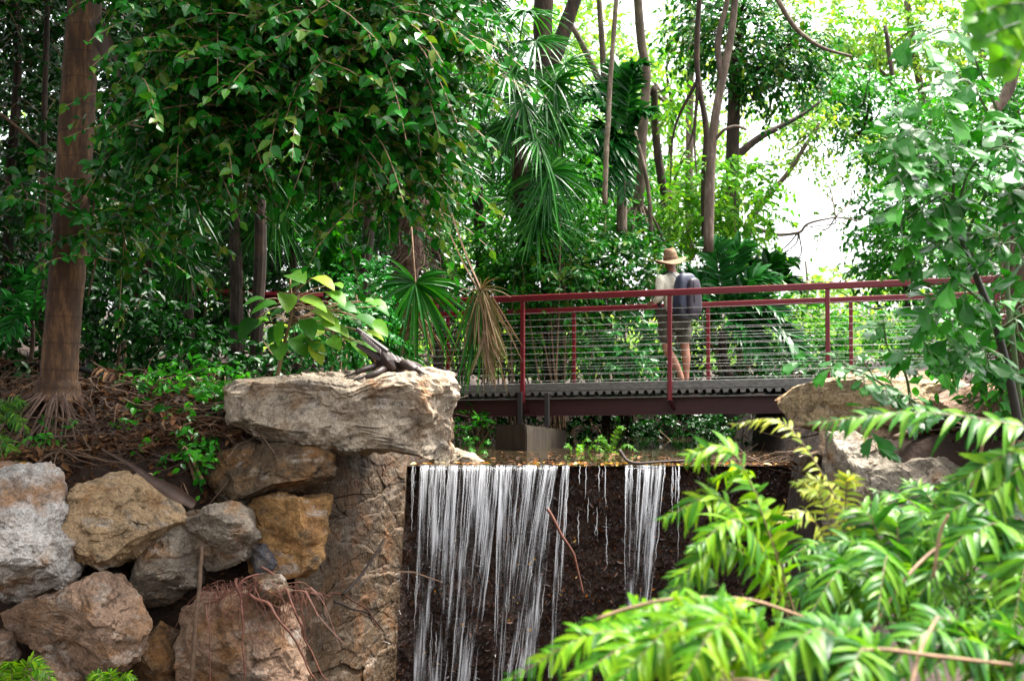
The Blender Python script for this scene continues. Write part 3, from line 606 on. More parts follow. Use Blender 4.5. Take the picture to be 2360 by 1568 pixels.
n = 160; x = rng.uniform(1.7, 3.3, n); P = np.stack([x, rng.uniform(12.85, 13.3, n), np.full(n, LIP_Z + .03)], -1)
gl.add(*place(STICK, P, np.c_[rng.normal(size=n) + 1, .4 * rng.normal(size=n), .2 * rng.normal(size=n)], rdir(n, rng), rng.uniform(.15, .45, n)), 2)
o = gl.build("fallen_leaves", [M['litter_bright'], M['litter'], M['twig']]); tag(o, "yellow and orange fallen leaves caught along the weir lip", None, kind='stuff')
# ================================================================== footbridge
def paint(name, col, rough, var=0.12, spec=0.5):
    m, N, L, b, out = newmat(name); tc = N.new("ShaderNodeTexCoord"); o = tc.outputs["Object"]
    n = noise(N, L, o, 3, 5, 0.6); r = ramp(N, [(0.3, tuple(q * (1 - var * 2) for q in col)), (0.7, col)]); L.new(n.outputs[0], r.inputs[0])
    n2 = noise(N, L, o, 55, 3, 0.7); sp = ramp(N, [(0.68, (0, 0, 0)), (0.74, (1, 1, 1))]); L.new(n2.outputs[0], sp.inputs[0])
    c = mixc(N, L, sp.outputs[0], r.outputs[0], (0.22, 0.17, 0.13)); L.new(c, b.inputs["Base Color"])
    n3 = noise(N, L, o, 12, 4); rr = N.new("ShaderNodeMapRange"); L.new(n3.outputs[0], rr.inputs[0]); rr.inputs[3].default_value = rough - .1; rr.inputs[4].default_value = rough + .15; L.new(rr.outputs[0], b.inputs["Roughness"])
    b.inputs["Specular IOR Level"].default_value = spec
    bump(N, L, n2.outputs[0], b, 0.08, 0.002); return m
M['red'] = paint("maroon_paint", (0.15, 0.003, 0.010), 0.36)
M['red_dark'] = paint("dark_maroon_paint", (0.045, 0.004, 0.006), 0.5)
M['steel'] = simple("galvanised_steel", (0.22, 0.215, 0.20), 0.5, 0.4, nscale=14, col2=(0.09, 0.085, 0.078), stretch=(1, 1, 4))
M['wire'] = simple("stainless_wire", (0.36, 0.36, 0.33), 0.4, 0.6, bstr=0)
M['black'] = simple("black_steel", (0.012, 0.010, 0.010), 0.6)
P1 = np.array([0.136, 16.4]); E = nrm(np.array([1.816, -0.563])); Np = np.array([-E[1], E[0]]); SP = 1.901
RB = np.array([[E[0], Np[0], 0], [E[1], Np[1], 0], [0, 0, 1.0]]); SL = 0.0212
RB2 = RB @ np.array([[1, 0, -SL], [0, 1, 0], [SL, 0, 1]])
def bp(s, off, z): q = P1 + E * s + Np * off; return np.array([q[0], q[1], 3.093 + SL * s + z])
WID = 1.9; S0, S1 = -2.7, 8.2
br = thing("footbridge", "dark red steel footbridge with wire railings crossing above the waterfall", "bridge", bp(0, WID / 2, -0.4))
def bar(s0, s1, off, z, w, h, bev=0.0): return box((bp(s0, off, z) + bp(s1, off, z)) / 2, (abs(s1 - s0), w, h), RB2, bev)
for off, dz, lab in ((0.0, 0.0, "near handrail of the bridge"), (WID, -0.06, "far handrail of the bridge")):
    o = G().add(*bar(S0, S1, off, 1.095 + dz, 0.062, 0.08, 0.012)).build("handrail", M['red'], br); o['label'] = lab
    sh = 0.0 if off == 0 else 0.19
    for k in range(-1, 5):
        s = k * SP + sh; top = 1.055 + dz; bot = -0.235 if off == 0 else 0.0
        G().add(*box(bp(s, off, (top + bot) / 2), (0.052 if off == 0 else .05, 0.052, top - bot), RB, 0.006)).build("post", M['red'], br)
        if off == 0:
            g = G().add(*box(bp(s, off, -0.238), (0.075, 0.07, 0.012), RB))
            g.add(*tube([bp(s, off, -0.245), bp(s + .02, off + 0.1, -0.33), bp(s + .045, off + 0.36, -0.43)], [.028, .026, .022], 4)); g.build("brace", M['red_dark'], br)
    for k in range(11):
        z = 0.035 + k * 0.0865 if off == 0 else 0.04 + k * 0.083
        pts = []
        for j in range(-1, 5):
            pts += [bp(j * SP + sh, off, z + dz * (k / 11)), bp((j + .5) * SP + sh, off, z + dz * (k / 11) - 0.002)]
        pts = [bp(S0, off, z)] + pts
        G().add(*tube(np.array(pts), 0.0023, 5, False)).build("cable", M['wire'], br)
    G().add(*bar(S0, S1, off + (0.05 if off == 0 else -.05), -0.045, 0.05, 0.10, 0.006)).build("kerb_rail", M['steel'], br)
G().add(*bar(S0, S1, WID / 2, -0.075, WID - 0.16, 0.03)).build("deck", M['steel'], br)
# corrugated decking tray seen on edge
n = int((S1 - S0) / 0.105); g = G()
prof = []
for i in range(n):
    s = S0 + i * 0.105
    if i % 2: prof += [(s, -.1), (s + .012, -.150), (s + .02, -.168), (s + .036, -.178), (s + .052, -.168), (s + .06, -.150), (s + .072, -.1)]
    else: prof += [(s, -.1), (s + .006, -.172), (s + .062, -.172), (s + .070, -.1)]
prof = np.array(prof); m_ = len(prof)
for o0, o1 in ((0.03, WID - .03),):
    A = np.array([bp(s, o0, z) for s, z in prof]); Bq = np.array([bp(s, o1, z) for s, z in prof]); i = np.arange(m_ - 1)
    g.add(np.vstack([A, Bq]), np.vstack([np.stack([i, i + 1, m_ + i + 1], -1), np.stack([i, m_ + i + 1, m_ + i], -1)]))
    # the cut ends of the tray: web between ribs and the edge trim
    C = np.array([bp(s, o0 - .004, min(-.098, -.098)) for s, z in prof]); D_ = np.array([bp(s, o0 - .004, -.098 + (z + .1) * .55 - .012) for s, z in prof])
    g.add(np.vstack([C, D_]), np.vstack([np.stack([i, m_ + i, m_ + i + 1], -1), np.stack([i, m_ + i + 1, i + 1], -1)]))
g.add(*bar(S0, S1, 0.06, -0.192, 0.10, 0.012))
g.build("deck_tray", M['steel'], br)
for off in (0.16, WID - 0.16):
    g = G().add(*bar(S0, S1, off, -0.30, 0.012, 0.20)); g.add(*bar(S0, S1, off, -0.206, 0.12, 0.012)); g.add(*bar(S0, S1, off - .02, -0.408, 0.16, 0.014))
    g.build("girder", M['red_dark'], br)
g = G()
for k in range(-1, 4): g.add(*box(bp(k * SP + .05, WID / 2, -.36), (0.1, WID - .4, .09), RB))
g.build("cross_beam", M['black'], br)
for X in (1198, 1260):
    p = at(X, 960, 16.35 if X < 1220 else 16.0); G().add(*box((p[0], p[1], 2.78), (0.055, 0.055, 0.42), RB, .004)).build("support_stub", M['black'], br)

# concrete pier
a, b_, c_ = at(1140, 978, 15.9), at(1212, 978, 15.45), at(1306, 992, 16.5)
c_ = np.array([c_[0], 16.45, a[2] - 0.09])
g = G(); d_ = a + (c_ - b_); top = [a, b_, c_, d_]; top[3] = np.array([d_[0], d_[1], a[2] - .07])
bm = bmesh.new(); vt = [bm.verts.new(v) for v in top]; vb = [bm.verts.new((v[0], v[1], 1.9)) for v in top]
bm.faces.new(vt[::-1]); bm.faces.new(vb)
for i in range(4): bm.faces.new((vt[i], vt[(i + 1) % 4], vb[(i + 1) % 4], vb[i]))
bmesh.ops.recalc_face_normals(bm, faces=bm.faces[:]); bmesh.ops.bevel(bm, geom=bm.edges[:], offset=0.018, segments=2, affect='EDGES')
bmesh.ops.subdivide_edges(bm, edges=bm.edges[:], cuts=4, use_grid_fill=True); bmesh.ops.triangulate(bm, faces=bm.faces[:])
Vp = np.array([v.co[:] for v in bm.verts]); Tp = np.array([[v.index for v in f.verts] for f in bm.faces]); bm.free()
Vp += 0.008 * np.stack([vnoise(Vp, 9, 3, q) for q in range(3)], -1)
tag(G().add(Vp, Tp).build("concrete_pier", M['concrete'], base=(a + c_) / 2), "stained concrete pier standing in the water under the bridge", "pier")

# red railing of the ramp seen through the leaves on the left
rl = thing("ramp_railing", "dark red railing glimpsed through the undergrowth behind the left palm trunk", "railing", at(430, 850, 17.5))
for Ya, Yb, r in ((655, 678, .05), (676, 695, .04)):
    G().add(*tube([at(270, Ya, 17.6), at(560, Yb, 17.4), at(860, Yb + 8, 17.3), at(1010, Yb + 10, 17.2)], r, 4)).build("handrail", M['red'], rl)
for Ya, Yb in ((722, 742), (748, 765), (800, 812), (830, 840)):
    G().add(*tube([at(270, Ya, 17.6), at(560, Yb, 17.4), at(1000, Yb + 8, 17.2)], .018, 4)).build("rail", M['red_dark'], rl)
for X in (385, 545, 720, 900): G().add(*tube([at(X, 670, 17.5), at(X, 880, 17.5)], .026, 4)).build("post", M['red_dark'], rl)

# ================================================================== person on the bridge
def skin_mesh(name, nodes, edges, root, mats, parent, sub=2, post=None):
    """nodes {key: (co, radius)}; one continuous surface grown round the skeleton"""
    bm = bmesh.new(); lay = bm.verts.layers.skin.verify(); vs = {}
    for k, (c, r) in nodes.items():
        v = bm.verts.new(c); vs[k] = v; rr = r if isinstance(r, tuple) else (r, r); v[lay].radius = rr; v[lay].use_root = (k == root)
    for a, b in edges: bm.edges.new((vs[a], vs[b]))
    me = bpy.data.meshes.new("skeleton"); bm.to_mesh(me); bm.free()
    ob = bpy.data.objects.new("skeleton", me); COL.objects.link(ob)
    sk = ob.modifiers.new("s", 'SKIN'); sk.use_smooth_shade = True; sk.branch_smoothing = 0.4
    su = ob.modifiers.new("d", 'SUBSURF'); su.levels = sub; su.render_levels = sub
    dg = bpy.context.evaluated_depsgraph_get(); dg.update(); ev = ob.evaluated_get(dg)
    me2 = bpy.data.meshes.new_from_object(ev); bpy.data.objects.remove(ob); bpy.data.meshes.remove(me)
    b2 = bmesh.new(); b2.from_mesh(me2); bmesh.ops.triangulate(b2, faces=b2.faces[:])
    V = np.array([v.co[:] for v in b2.verts]); T = np.array([[v.index for v in f.verts] for f in b2.faces]); b2.free(); bpy.data.meshes.remove(me2)
    g = G().add(V, T)
    if post: post(g)
    return g
FEET = bp(1.75, 1.17, -0.045)
pr = thing("person", "person in a wide brimmed hat, pale shirt and dark shorts walking across the bridge", "person", FEET)
f = nrm(np.array([-0.5, 0.87, 0])); r_ = np.array([f[1], -f[0], 0]); up = np.array([0, 0, 1.0])
def pp(x, y, z): return tuple(FEET + np.array([x * 1.12, y * 1.12, z]))
def off(p, *uv): return tuple(np.array(p) + sum((np.array(a) * b for a, b in uv), np.zeros(3)))
LS, RS = pp(-.165, -.085, 1.40), pp(.165, .085, 1.40)
LE, RE = pp(-.185, -.105, 1.13), pp(.19, .16, 1.13)
LW, RW = pp(-.235, .05, 1.10), pp(.07, .30, 1.12)
LH, RH = pp(-.10, -.04, .90), pp(.10, .05, .90)
LK, RK = pp(-.095, -.02, .47), pp(.135, .05, .48)
LA, RA = pp(.085, -.075, .095), pp(.145, .02, .085)
nodes = {'pelvis': (pp(0.01, 0, .95), .13), 'belly': (pp(0, 0, 1.12), .118), 'chest': (pp(-.01, 0, 1.32), .135), 'neckb': (pp(-.02, .01, 1.45), .07), 'neck': (pp(-.03, .025, 1.52), .054),
         'head': (pp(-.035, .045, 1.62), .092), 'crown': (pp(-.035, .04, 1.715), .07),
         'jaw': (off(pp(-.035, .045, 1.565), (f, .055)), .05), 'nose': (off(pp(-.035, .045, 1.615), (f, .108)), .016),
         'earl': (off(pp(-.035, .04, 1.62), (r_, -.092)), .02), 'earr': (off(pp(-.035, .04, 1.62), (r_, .092)), .02),
         'ls': (LS, .058), 'le': (LE, .042), 'lw': (LW, .027), 'rs': (RS, .058), 're': (RE, .042), 'rw': (RW, .027),
         'lh': (LH, .088), 'lk': (LK, .062), 'lc': (off(LK, (np.array(LA) - np.array(LK), .35), (f, -.015)), .064), 'la': (LA, .034), 'rh': (RH, .088), 'rk': (RK, .062),
         'rc': (off(RK, (np.array(RA) - np.array(RK), .35), (f, -.015)), .064), 'ra': (RA, .034)}
edges = [('pelvis', 'belly'), ('belly', 'chest'), ('chest', 'neckb'), ('neckb', 'neck'), ('neck', 'head'), ('head', 'crown'), ('head', 'jaw'), ('head', 'nose'), ('head', 'earl'), ('head', 'earr'),
         ('chest', 'ls'), ('ls', 'le'), ('le', 'lw'), ('chest', 'rs'), ('rs', 're'), ('re', 'rw'), ('pelvis', 'lh'), ('lh', 'lk'), ('lk', 'lc'), ('lc', 'la'), ('pelvis', 'rh'), ('rh', 'rk'), ('rk', 'rc'), ('rc', 'ra')]
for sd_, A_ in (('l', LA), ('r', RA)):
    nodes[sd_ + 'heel'] = (off(A_, (up, -.05), (f, -.03)), .032); nodes[sd_ + 'ball'] = (off(A_, (up, -.062), (f, .12)), .034); nodes[sd_ + 'toe'] = (off(A_, (up, -.07), (f, .19)), .022)
    edges += [(sd_ + 'a', sd_ + 'heel'), (sd_ + 'a', sd_ + 'ball'), (sd_ + 'ball', sd_ + 'toe')]
for sd_, Wp, Ep, sg in (('l', LW, LE, 1), ('r', RW, RE, -1)):
    hd = nrm(np.array(Wp) - np.array(Ep)); sx = nrm(np.cross(up, hd)) * sg
    nodes[sd_ + 'palm'] = (off(Wp, (hd, .065)), (.034, .018)); edges.append((sd_ + 'w', sd_ + 'palm'))
    for k, (ox, ln) in enumerate(((-.027, .07), (-.009, .08), (.009, .075), (.026, .058))):
        a1 = off(Wp, (hd, .10), (sx, ox), (up, .004)); a2 = off(a1, (hd, ln * .5), (up, -.012)); a3 = off(a2, (hd, ln * .35), (up, -.028))
        nodes[f'{sd_}f{k}a'] = (a1, .0095); nodes[f'{sd_}f{k}b'] = (a2, .0085); nodes[f'{sd_}f{k}c'] = (a3, .007)
        edges += [(sd_ + 'palm', f'{sd_}f{k}a'), (f'{sd_}f{k}a', f'{sd_}f{k}b'), (f'{sd_}f{k}b', f'{sd_}f{k}c')]
    t1 = off(Wp, (hd, .05), (sx, -.038), (up, .008)); t2 = off(t1, (hd, .035), (sx, -.012), (up, -.01))
    nodes[sd_ + 't1'] = (t1, .0105); nodes[sd_ + 't2'] = (t2, .008); edges += [(sd_ + 'palm', sd_ + 't1'), (sd_ + 't1', sd_ + 't2')]
M['skin'] = simple("skin", (0.30, 0.13, 0.075), 0.5, nscale=8, var=.1, bstr=.05)
M['eye'] = simple("eye", (0.05, 0.03, 0.02), 0.2, bstr=0)
def face(g):
    for s in (-1, 1):
        V, T = lathe([(0.0001, -.011), (.008, -.008), (.011, 0), (.008, .008), (.0001, .011)], 10, off(pp(-.035, .045, 1.635), (f, .083), (r_, .032 * s))); g.add(V, T, 1)
    V, T = tube([off(pp(-.035, .045, 1.575), (f, .1), (r_, -.022)), off(pp(-.035, .045, 1.572), (f, .107)), off(pp(-.035, .045, 1.575), (f, .1), (r_, .022))], .004, 6); g.add(V, T, 2)
M['lip'] = simple("lip", (0.30, 0.10, 0.08), 0.5, bstr=0)
skin_mesh("body", nodes, edges, 'pelvis', None, None, 2, face).build("body", [M['skin'], M['eye'], M['lip']], pr, smooth=True)
M['shirt'] = simple("cream_cotton", (0.74, 0.69, 0.55), 0.85, nscale=16, var=.08, bstr=.5, bdist=.012)
M['shorts'] = simple("dark_khaki", (0.06, 0.054, 0.037), 0.9, nscale=14, var=.25, bstr=.5, bdist=.012)
sn = {'hem': (pp(.015, -.01, .80), .19), 'waist': (pp(.01, 0, .98), .172), 'belly': (pp(0, 0, 1.14), .168), 'chest': (pp(-.01, 0, 1.32), .182), 'neckb': (pp(-.02, .01, 1.445), .10), 'collar': (pp(-.027, .018, 1.495), .064),
      'ls': (off(LS, (up, .012)), .088), 'lm': (off(LS, (np.array(LE) - np.array(LS), .55)), .066), 'le': (LE, .06), 'lw': (off(LW, (np.array(LE) - np.array(LW), .12)), .043),
      'rs': (off(RS, (up, .012)), .088), 'rm': (off(RS, (np.array(RE) - np.array(RS), .55)), .066), 're': (RE, .06), 'rw': (off(RW, (np.array(RE) - np.array(RW), .12)), .043)}
def crumple(amp, sc):
    def fn(g):
        V = g.v[0]; g.v[0] = V + amp * np.stack([vnoise(V, sc, 3, q + 40) for q in range(3)], -1)
    return fn
skin_mesh("shirt", sn, [('hem', 'waist'), ('waist', 'belly'), ('belly', 'chest'), ('chest', 'neckb'), ('neckb', 'collar'), ('chest', 'ls'), ('ls', 'lm'), ('lm', 'le'), ('le', 'lw'), ('chest', 'rs'), ('rs', 'rm'), ('rm', 're'), ('re', 'rw')], 'belly', None, None, 3, crumple(.010, 11)).build("shirt", M['shirt'], pr, smooth=True)
kn = {'p': (pp(.01, 0, .93), .172), 'lh': (off(LH, (up, -.04)), .125), 'lm': (off(LH, (np.array(LK) - np.array(LH), .55)), .112), 'lk': (off(LK, (up, .05)), .104), 'rh': (off(RH, (up, -.04)), .125), 'rm': (off(RH, (np.array(RK) - np.array(RH), .55)), .112), 'rk': (off(RK, (up, .05)), .104)}
skin_mesh("shorts", kn, [('p', 'lh'), ('lh', 'lm'), ('lm', 'lk'), ('p', 'rh'), ('rh', 'rm'), ('rm', 'rk')], 'p', None, None, 3, crumple(.010, 12)).build("shorts", M['shorts'], pr, smooth=True)
M['straw'] = simple("tan_felt", (0.20, 0.115, 0.055), 0.8, nscale=24, var=.12, bstr=.2)
M['strawdark'] = simple("hat_band_brown", (0.13, 0.07, 0.035), 0.8)
tiltm = np.array(Matrix.Rotation(math.radians(-7), 3, 'Y') @ Matrix.Rotation(math.radians(6), 3, 'X'))
hp = np.array(pp(-.033, .04, 1.655))
V, T = lathe([(.0001, .168), (.03, .170), (.058, .160), (.076, .135), (.086, .09), (.097, .03), (.102, .008), (.115, .0), (.16, -.008), (.205, -.012), (.212, -.008), (.205, -.004), (.16, .000), (.10, .004)], 36)
an = np.arctan2(V[:, 1], V[:, 0]); rr = np.hypot(V[:, 0], V[:, 1]); V[:, 2] += np.where(rr > .11, (rr - .11) * .38 * np.cos(2 * (an - 0.2)) - (rr - .11) * .12, 0)
V[:, 2] -= 0.035 * np.exp(-((V[:, 0] * .85 + V[:, 1] * .5) / .03) ** 2) * (V[:, 2] > .14)
hat = G().add(V @ tiltm.T + hp, T).build("hat", M['straw'], pr, smooth=True)
V, T = lathe([(.0975, .012), (.104, .012), (.1, .04), (.0925, .042)], 36)
bd = G().add(V @ tiltm.T + hp, T); bd.add(*tube([hp + tiltm @ np.array([-.085, -.055, .03]), hp + tiltm @ np.array([-.095, -.065, .05]), hp + tiltm @ np.array([-.08, -.07, .066])], [.014, .018, .01], 6)); bo = bd.build("hat_band", M['strawdark'], hat)
# backpack on his back
bk = off(pp(.115, -.20, 1.17)); nb = np.array([.5, -.87, 0])
pk = thing("backpack", "purple grey and dark blue backpack worn by the person in the hat", "backpack", bk)
M['pack'] = simple("mauve_nylon", (0.03, 0.022, 0.035), 0.55, nscale=30, var=.15, bstr=.3, bdist=.006)
M['pack2'] = simple("slate_blue_nylon", (0.022, 0.027, 0.055), 0.55, nscale=30, var=.15, bstr=.3, bdist=.006)
M['navy'] = simple("navy_nylon", (0.008, 0.009, 0.017), 0.6, nscale=30)
M['reflect'] = simple("grey_reflective", (0.22, 0.23, 0.23), 0.4)
RP = np.stack([np.array([.87, .5, 0]), -nb, up], 1)
def sblob(c, s, e=0.55, taper=0.15):
    bm = bmesh.new(); bmesh.ops.create_icosphere(bm, subdivisions=4, radius=1); V = np.array([v.co[:] for v in bm.verts]); T = np.array([[v.index for v in q.verts] for q in bm.faces]); bm.free()
    V = np.sign(V) * np.abs(V) ** e; V[:, :2] *= (1 - taper * V[:, 2:3]); V = V * np.array(s) / 2
    V += .006 * np.stack([vnoise(V, 14, 2, q) for q in range(3)], -1)
    return V @ RP.T + np.array(c), T
G().add(*sblob(bk, (.33, .22, .58))).build("main_compartment", M['pack2'], pk, smooth=True)
pb = G().add(*sblob(off(bk, (nb, .12), (up, -.03), (np.array([.87, .5, 0]), .035)), (.21, .12, .50))).build("front_pocket", M['pack'], pk, smooth=True)
G().add(*tube([off(bk, (nb, .184), (up, .18), (np.array([.87, .5, 0]), q)) for q in (-.05, -.02)] + [off(bk, (nb, .188), (up, -.1), (np.array([.87, .5, 0]), .0))], .006, 5)).build("zip", M['navy'], pb)
G().add(*sblob(off(bk, (nb, .02), (up, -.17), (np.array([.87, .5, 0]), -.10)), (.14, .17, .26))).build("side_pocket", M['navy'], pk, smooth=True)
G().add(*sblob(off(bk, (nb, .03), (up, -.27)), (.28, .18, .09))).build("bottom_panel", M['navy'], pk, smooth=True)
G().add(*sblob(off(bk, (nb, .12), (up, -.19), (np.array([.87, .5, 0]), .11)), (.05, .05, .13))).build("reflective_patch", M['reflect'], pk, smooth=True)
for s in (-1, 1):
    c0 = np.array(pp(-.01, 0, 0)); rv = np.array([.87, .5, 0]) * s
    pth = [np.array(bk) + up * .22 + rv * .08 - nb * .06, np.array(pp(-.01, 0, 1.475)) + rv * .105 + nb * .09, np.array(pp(-.01, 0, 1.485)) + rv * .118, np.array(pp(-.01, 0, 1.40)) + rv * .125 + f * .13, np.array(pp(-.01, 0, 1.2)) + rv * .14 + f * .16, np.array(pp(0, 0, 1.02)) + rv * .175 + f * .06, np.array(bk) - up * .2 + rv * .13 - nb * .05]
    G().add(*tube(cr(pth, 24), .03, 8, True, 0.35)).build("shoulder_strap", M['navy'], pk, smooth=True)

# ================================================================== crocodile statue
def cp(cx, cy, d=11.2): return at((780 + cx / 8.254) * .9805, (740 + cy / 8.254) * .9805, d)
M['bronze'] = simple("dark_brown_bronze", (0.036, 0.016, 0.011), 0.55, nscale=40, col2=(0.012, 0.007, 0.005), bstr=.5, bdist=.006)
M['plate'] = simple("pale_weathered_plate", (0.30, 0.26, 0.25), 0.6, nscale=40, col2=(0.1, .08, .075), bstr=.4)
ck = thing("crocodile_statue", "dark brown crocodile statue with raised jaws crouching on the biggest boulder", "statue", cp(1000, 1150))
def jaw(pa, pb, w0, w1, h0, h1, d):
    g = G(); p = np.array([cp(*q, d) for q in (pa, ((pa[0] * 2 + pb[0]) / 3, (pa[1] * 2 + pb[1]) / 3), ((pa[0] + 2 * pb[0]) / 3, (pa[1] + 2 * pb[1]) / 3), pb)])
    t = nrm(p[-1] - p[0]); y = np.array([0, 1.0, 0]); n_ = nrm(np.cross(y, t)); L = []
    for i, q in enumerate(p):
        k = i / 3; w = w0 + (w1 - w0) * k + (.006 if i == 0 else 0); h = h0 + (h1 - h0) * k
        for a, b in ((-1, -.6), (-.7, -1), (.7, -1), (1, -.6), (1, .5), (.6, 1), (-.6, 1), (-1, .5)): L.append(q + y * w * a + n_ * h * b)
    V = np.array(L); T = []
    for i in range(3):
        for j in range(8): a, b = i * 8 + j, i * 8 + (j + 1) % 8; T += [(a, b, b + 8), (a, b + 8, a + 8)]
    for i in range(1, 7): T += [(0, i + 1, i), (24, 24 + i, 25 + i)]
    return V, np.array(T), t, n_
V, T, tj, nj = jaw((480, 275), (1060, 730), .045, .075, .020, .036, 11.15); G().add(V, T).build("upper_jaw", M['bronze'], ck)
V, T, tl, nl = jaw((490, 575), (960, 860), .04, .065, .018, .036, 11.15); G().add(V, T).build("lower_jaw", M['bronze'], ck)
for j in range(11):
    k = j / 10; a = np.array([570 + 350 * k, 345 + 320 * k]); s = 1.0 - .35 * k
    p0, p1 = cp(a[0], a[1], 11.085 - .02 * k), cp(a[0] + 40 * s, a[1] + 150 * s, 11.08 - .02 * k)
    G().add(*tube([p0, (p0 + p1) / 2, p1], [.013, .010, .003], 6)).build("tooth", M['plate'], ck)
g = G(); hd = cr([cp(900, 720, 11.17), cp(1010, 850, 11.17), cp(1130, 990, 11.2), cp(1330, 1040, 11.3), cp(1560, 1040, 11.45), cp(1700, 1040, 11.65)], 16)
g.add(*tube(hd, np.interp(np.linspace(0, 1, 16), [0, .15, .4, .7, 1], [.05, .075, .095, .085, .04]), 12)); g.build("torso", M['bronze'], ck, smooth=True)
sh = np.array([cp(*q, 11.06) for q in ((930, 730), (975, 700), (1070, 740), (1180, 860), (1235, 1040), (1190, 1065), (1060, 1000), (960, 860))])
Vs = np.vstack([sh, sh + np.array([0, .05, 0]), sh.mean(0)[None] - np.array([0, .03, 0])]); T = []
for i in range(8): j = (i + 1) % 8; T += [(16, i, j), (i, i + 8, j + 8), (i, j + 8, j)]
G().add(Vs, np.array(T)).build("cheek_plate", M['bronze'], ck)
for i, (cx, cy, d) in enumerate(((1150, 800, 11.12), (1260, 850, 11.14), (1350, 870, 11.2), (1460, 910, 11.26), (1560, 960, 11.32), (1640, 1000, 11.4))):
    c = cp(cx, cy, d); s = .05 - .004 * i
    V = np.array([c + np.array(q) * s for q in ((-.9, -.5, -.5), (1, -.5, -.7), (1.1, .9, -.3), (-.8, .9, -.1), (-.1, .1, .75))]); G().add(V, np.array([(0, 1, 4), (1, 2, 4), (2, 3, 4), (3, 0, 4), (0, 2, 1), (0, 3, 2)])).build("back_plate", M['plate'], ck)
def leg(pts, rr, toes, d):
    g = G().add(*tube(cr([cp(*q) for q in pts], 10), np.interp(np.linspace(0, 1, 10), [0, .5, 1], rr), 8))
    e = cp(*pts[-1])
    for k in range(3): g.add(*tube([e + np.array([0, 0, .01]), e + np.array([toes[0] * .045, -.02 + .022 * (k - 1), -.008]), e + np.array([toes[0] * .085, -.03 + .05 * (k - 1), -.03])], [.016, .013, .004], 6))
    return g
leg([(870, 960, 11.12), (760, 1010, 11.05), (600, 1060, 11.0), (450, 1130, 10.98)], [.03, .027, .02], (-1,), 0).build("leg", M['bronze'], ck, smooth=True)
leg([(1010, 1040, 11.05), (880, 1120, 10.97), (740, 1170, 10.94), (640, 1200, 10.93)], [.032, .028, .02], (-1,), 0).build("leg", M['bronze'], ck, smooth=True)
leg([(1330, 960, 11.2), (1430, 960, 11.1), (1540, 1030, 11.03), (1620, 1075, 11.0)], [.05, .04, .028], (1,), 0).build("leg", M['bronze'], ck, smooth=True)

# ================================================================== fallen wood, roots, pipe, sheaths
def rod(name, label, cat, pts, r0, r1, mat, group=None, sides=6, n=24, wob=0.0, seed=0):
    p = cr([at(*q) for q in pts], n); p = p + wob * np.stack([vnoise(p, 5, 2, seed + q) for q in range(3)], -1)
    rr = np.linspace(r0, r1, n) * (1 + .15 * vnoise(p, 9, 2, seed)); return tag(G().add(*tube(p, rr, sides)).build(name, mat, base=p[n // 2], smooth=True), label, cat, group)
rod("pipe", "black plastic pipe on the ground behind the big palm trunk", "pipe", [(20, 838, 12.9), (120, 842, 12.7), (200, 853, 12.5), (285, 886, 12.2)], .026, .026, M['pipe'], sides=10)
gb = 'fallen branches on the left bank'
rod("fallen_branch", "knotty pale branch running down the slope right of the big palm trunk", "branch", [(182, 880, 12.0), (235, 895, 11.8), (290, 935, 11.5), (365, 995, 11.2)], .03, .018, M['twig'], gb, wob=.03, seed=2)
rod("fallen_branch", "straight pale branch below the roots of the big palm", "branch", [(100, 965, 11.2), (130, 1000, 11.0), (170, 1038, 10.8)], .028, .02, M['twig'], gb, wob=.01, seed=3)
rod("fallen_branch", "long thin arching stick lying above the leftmost boulders", "branch", [(50, 1090, 10.2), (110, 1052, 10.4), (150, 1042, 10.5), (230, 1058, 10.5), (300, 1070, 10.5)], .014, .007, M['twig'], gb, wob=.02, seed=4)
rod("fallen_branch", "dark thin branch lying on the litter left of the dark slab", "branch", [(285, 1015, 10.9), (340, 1042, 10.8), (400, 1060, 10.7)], .014, .01, M['twig_dark'], gb, wob=.02, seed=5)
rod("fallen_branch", "bare upright twig leaning on the litter left of the biggest boulder", "branch", [(480, 1035, 11.1), (520, 1000, 11.15), (555, 945, 11.2)], .012, .006, M['twig'], gb, wob=.02, seed=6)
rod("fallen_log", "pale brown log sloping behind the left end of the biggest boulder", "log", [(425, 872, 13.0), (490, 895, 12.7), (575, 935, 12.3)], .055, .07, M['twig'], sides=10, wob=.02, seed=7)
rod("bamboo_stick", "broken tan stick resting on the right bank boulders", "stick", [(2058, 1008, 10.05), (2120, 985, 10.2), (2200, 962, 10.35)], .022, .018, M['twig'], sides=8)
rod("leaning_stick", "thin pale upright stick leaning in front of the boulder wall", "stick", [(463, 1258, 9.85), (461, 1330, 9.75), (455, 1420, 9.65), (436, 1600, 9.55)], .014, .018, M['twig'], wob=.015, seed=9)
gr_ = 'red roots hanging over the boulder wall'
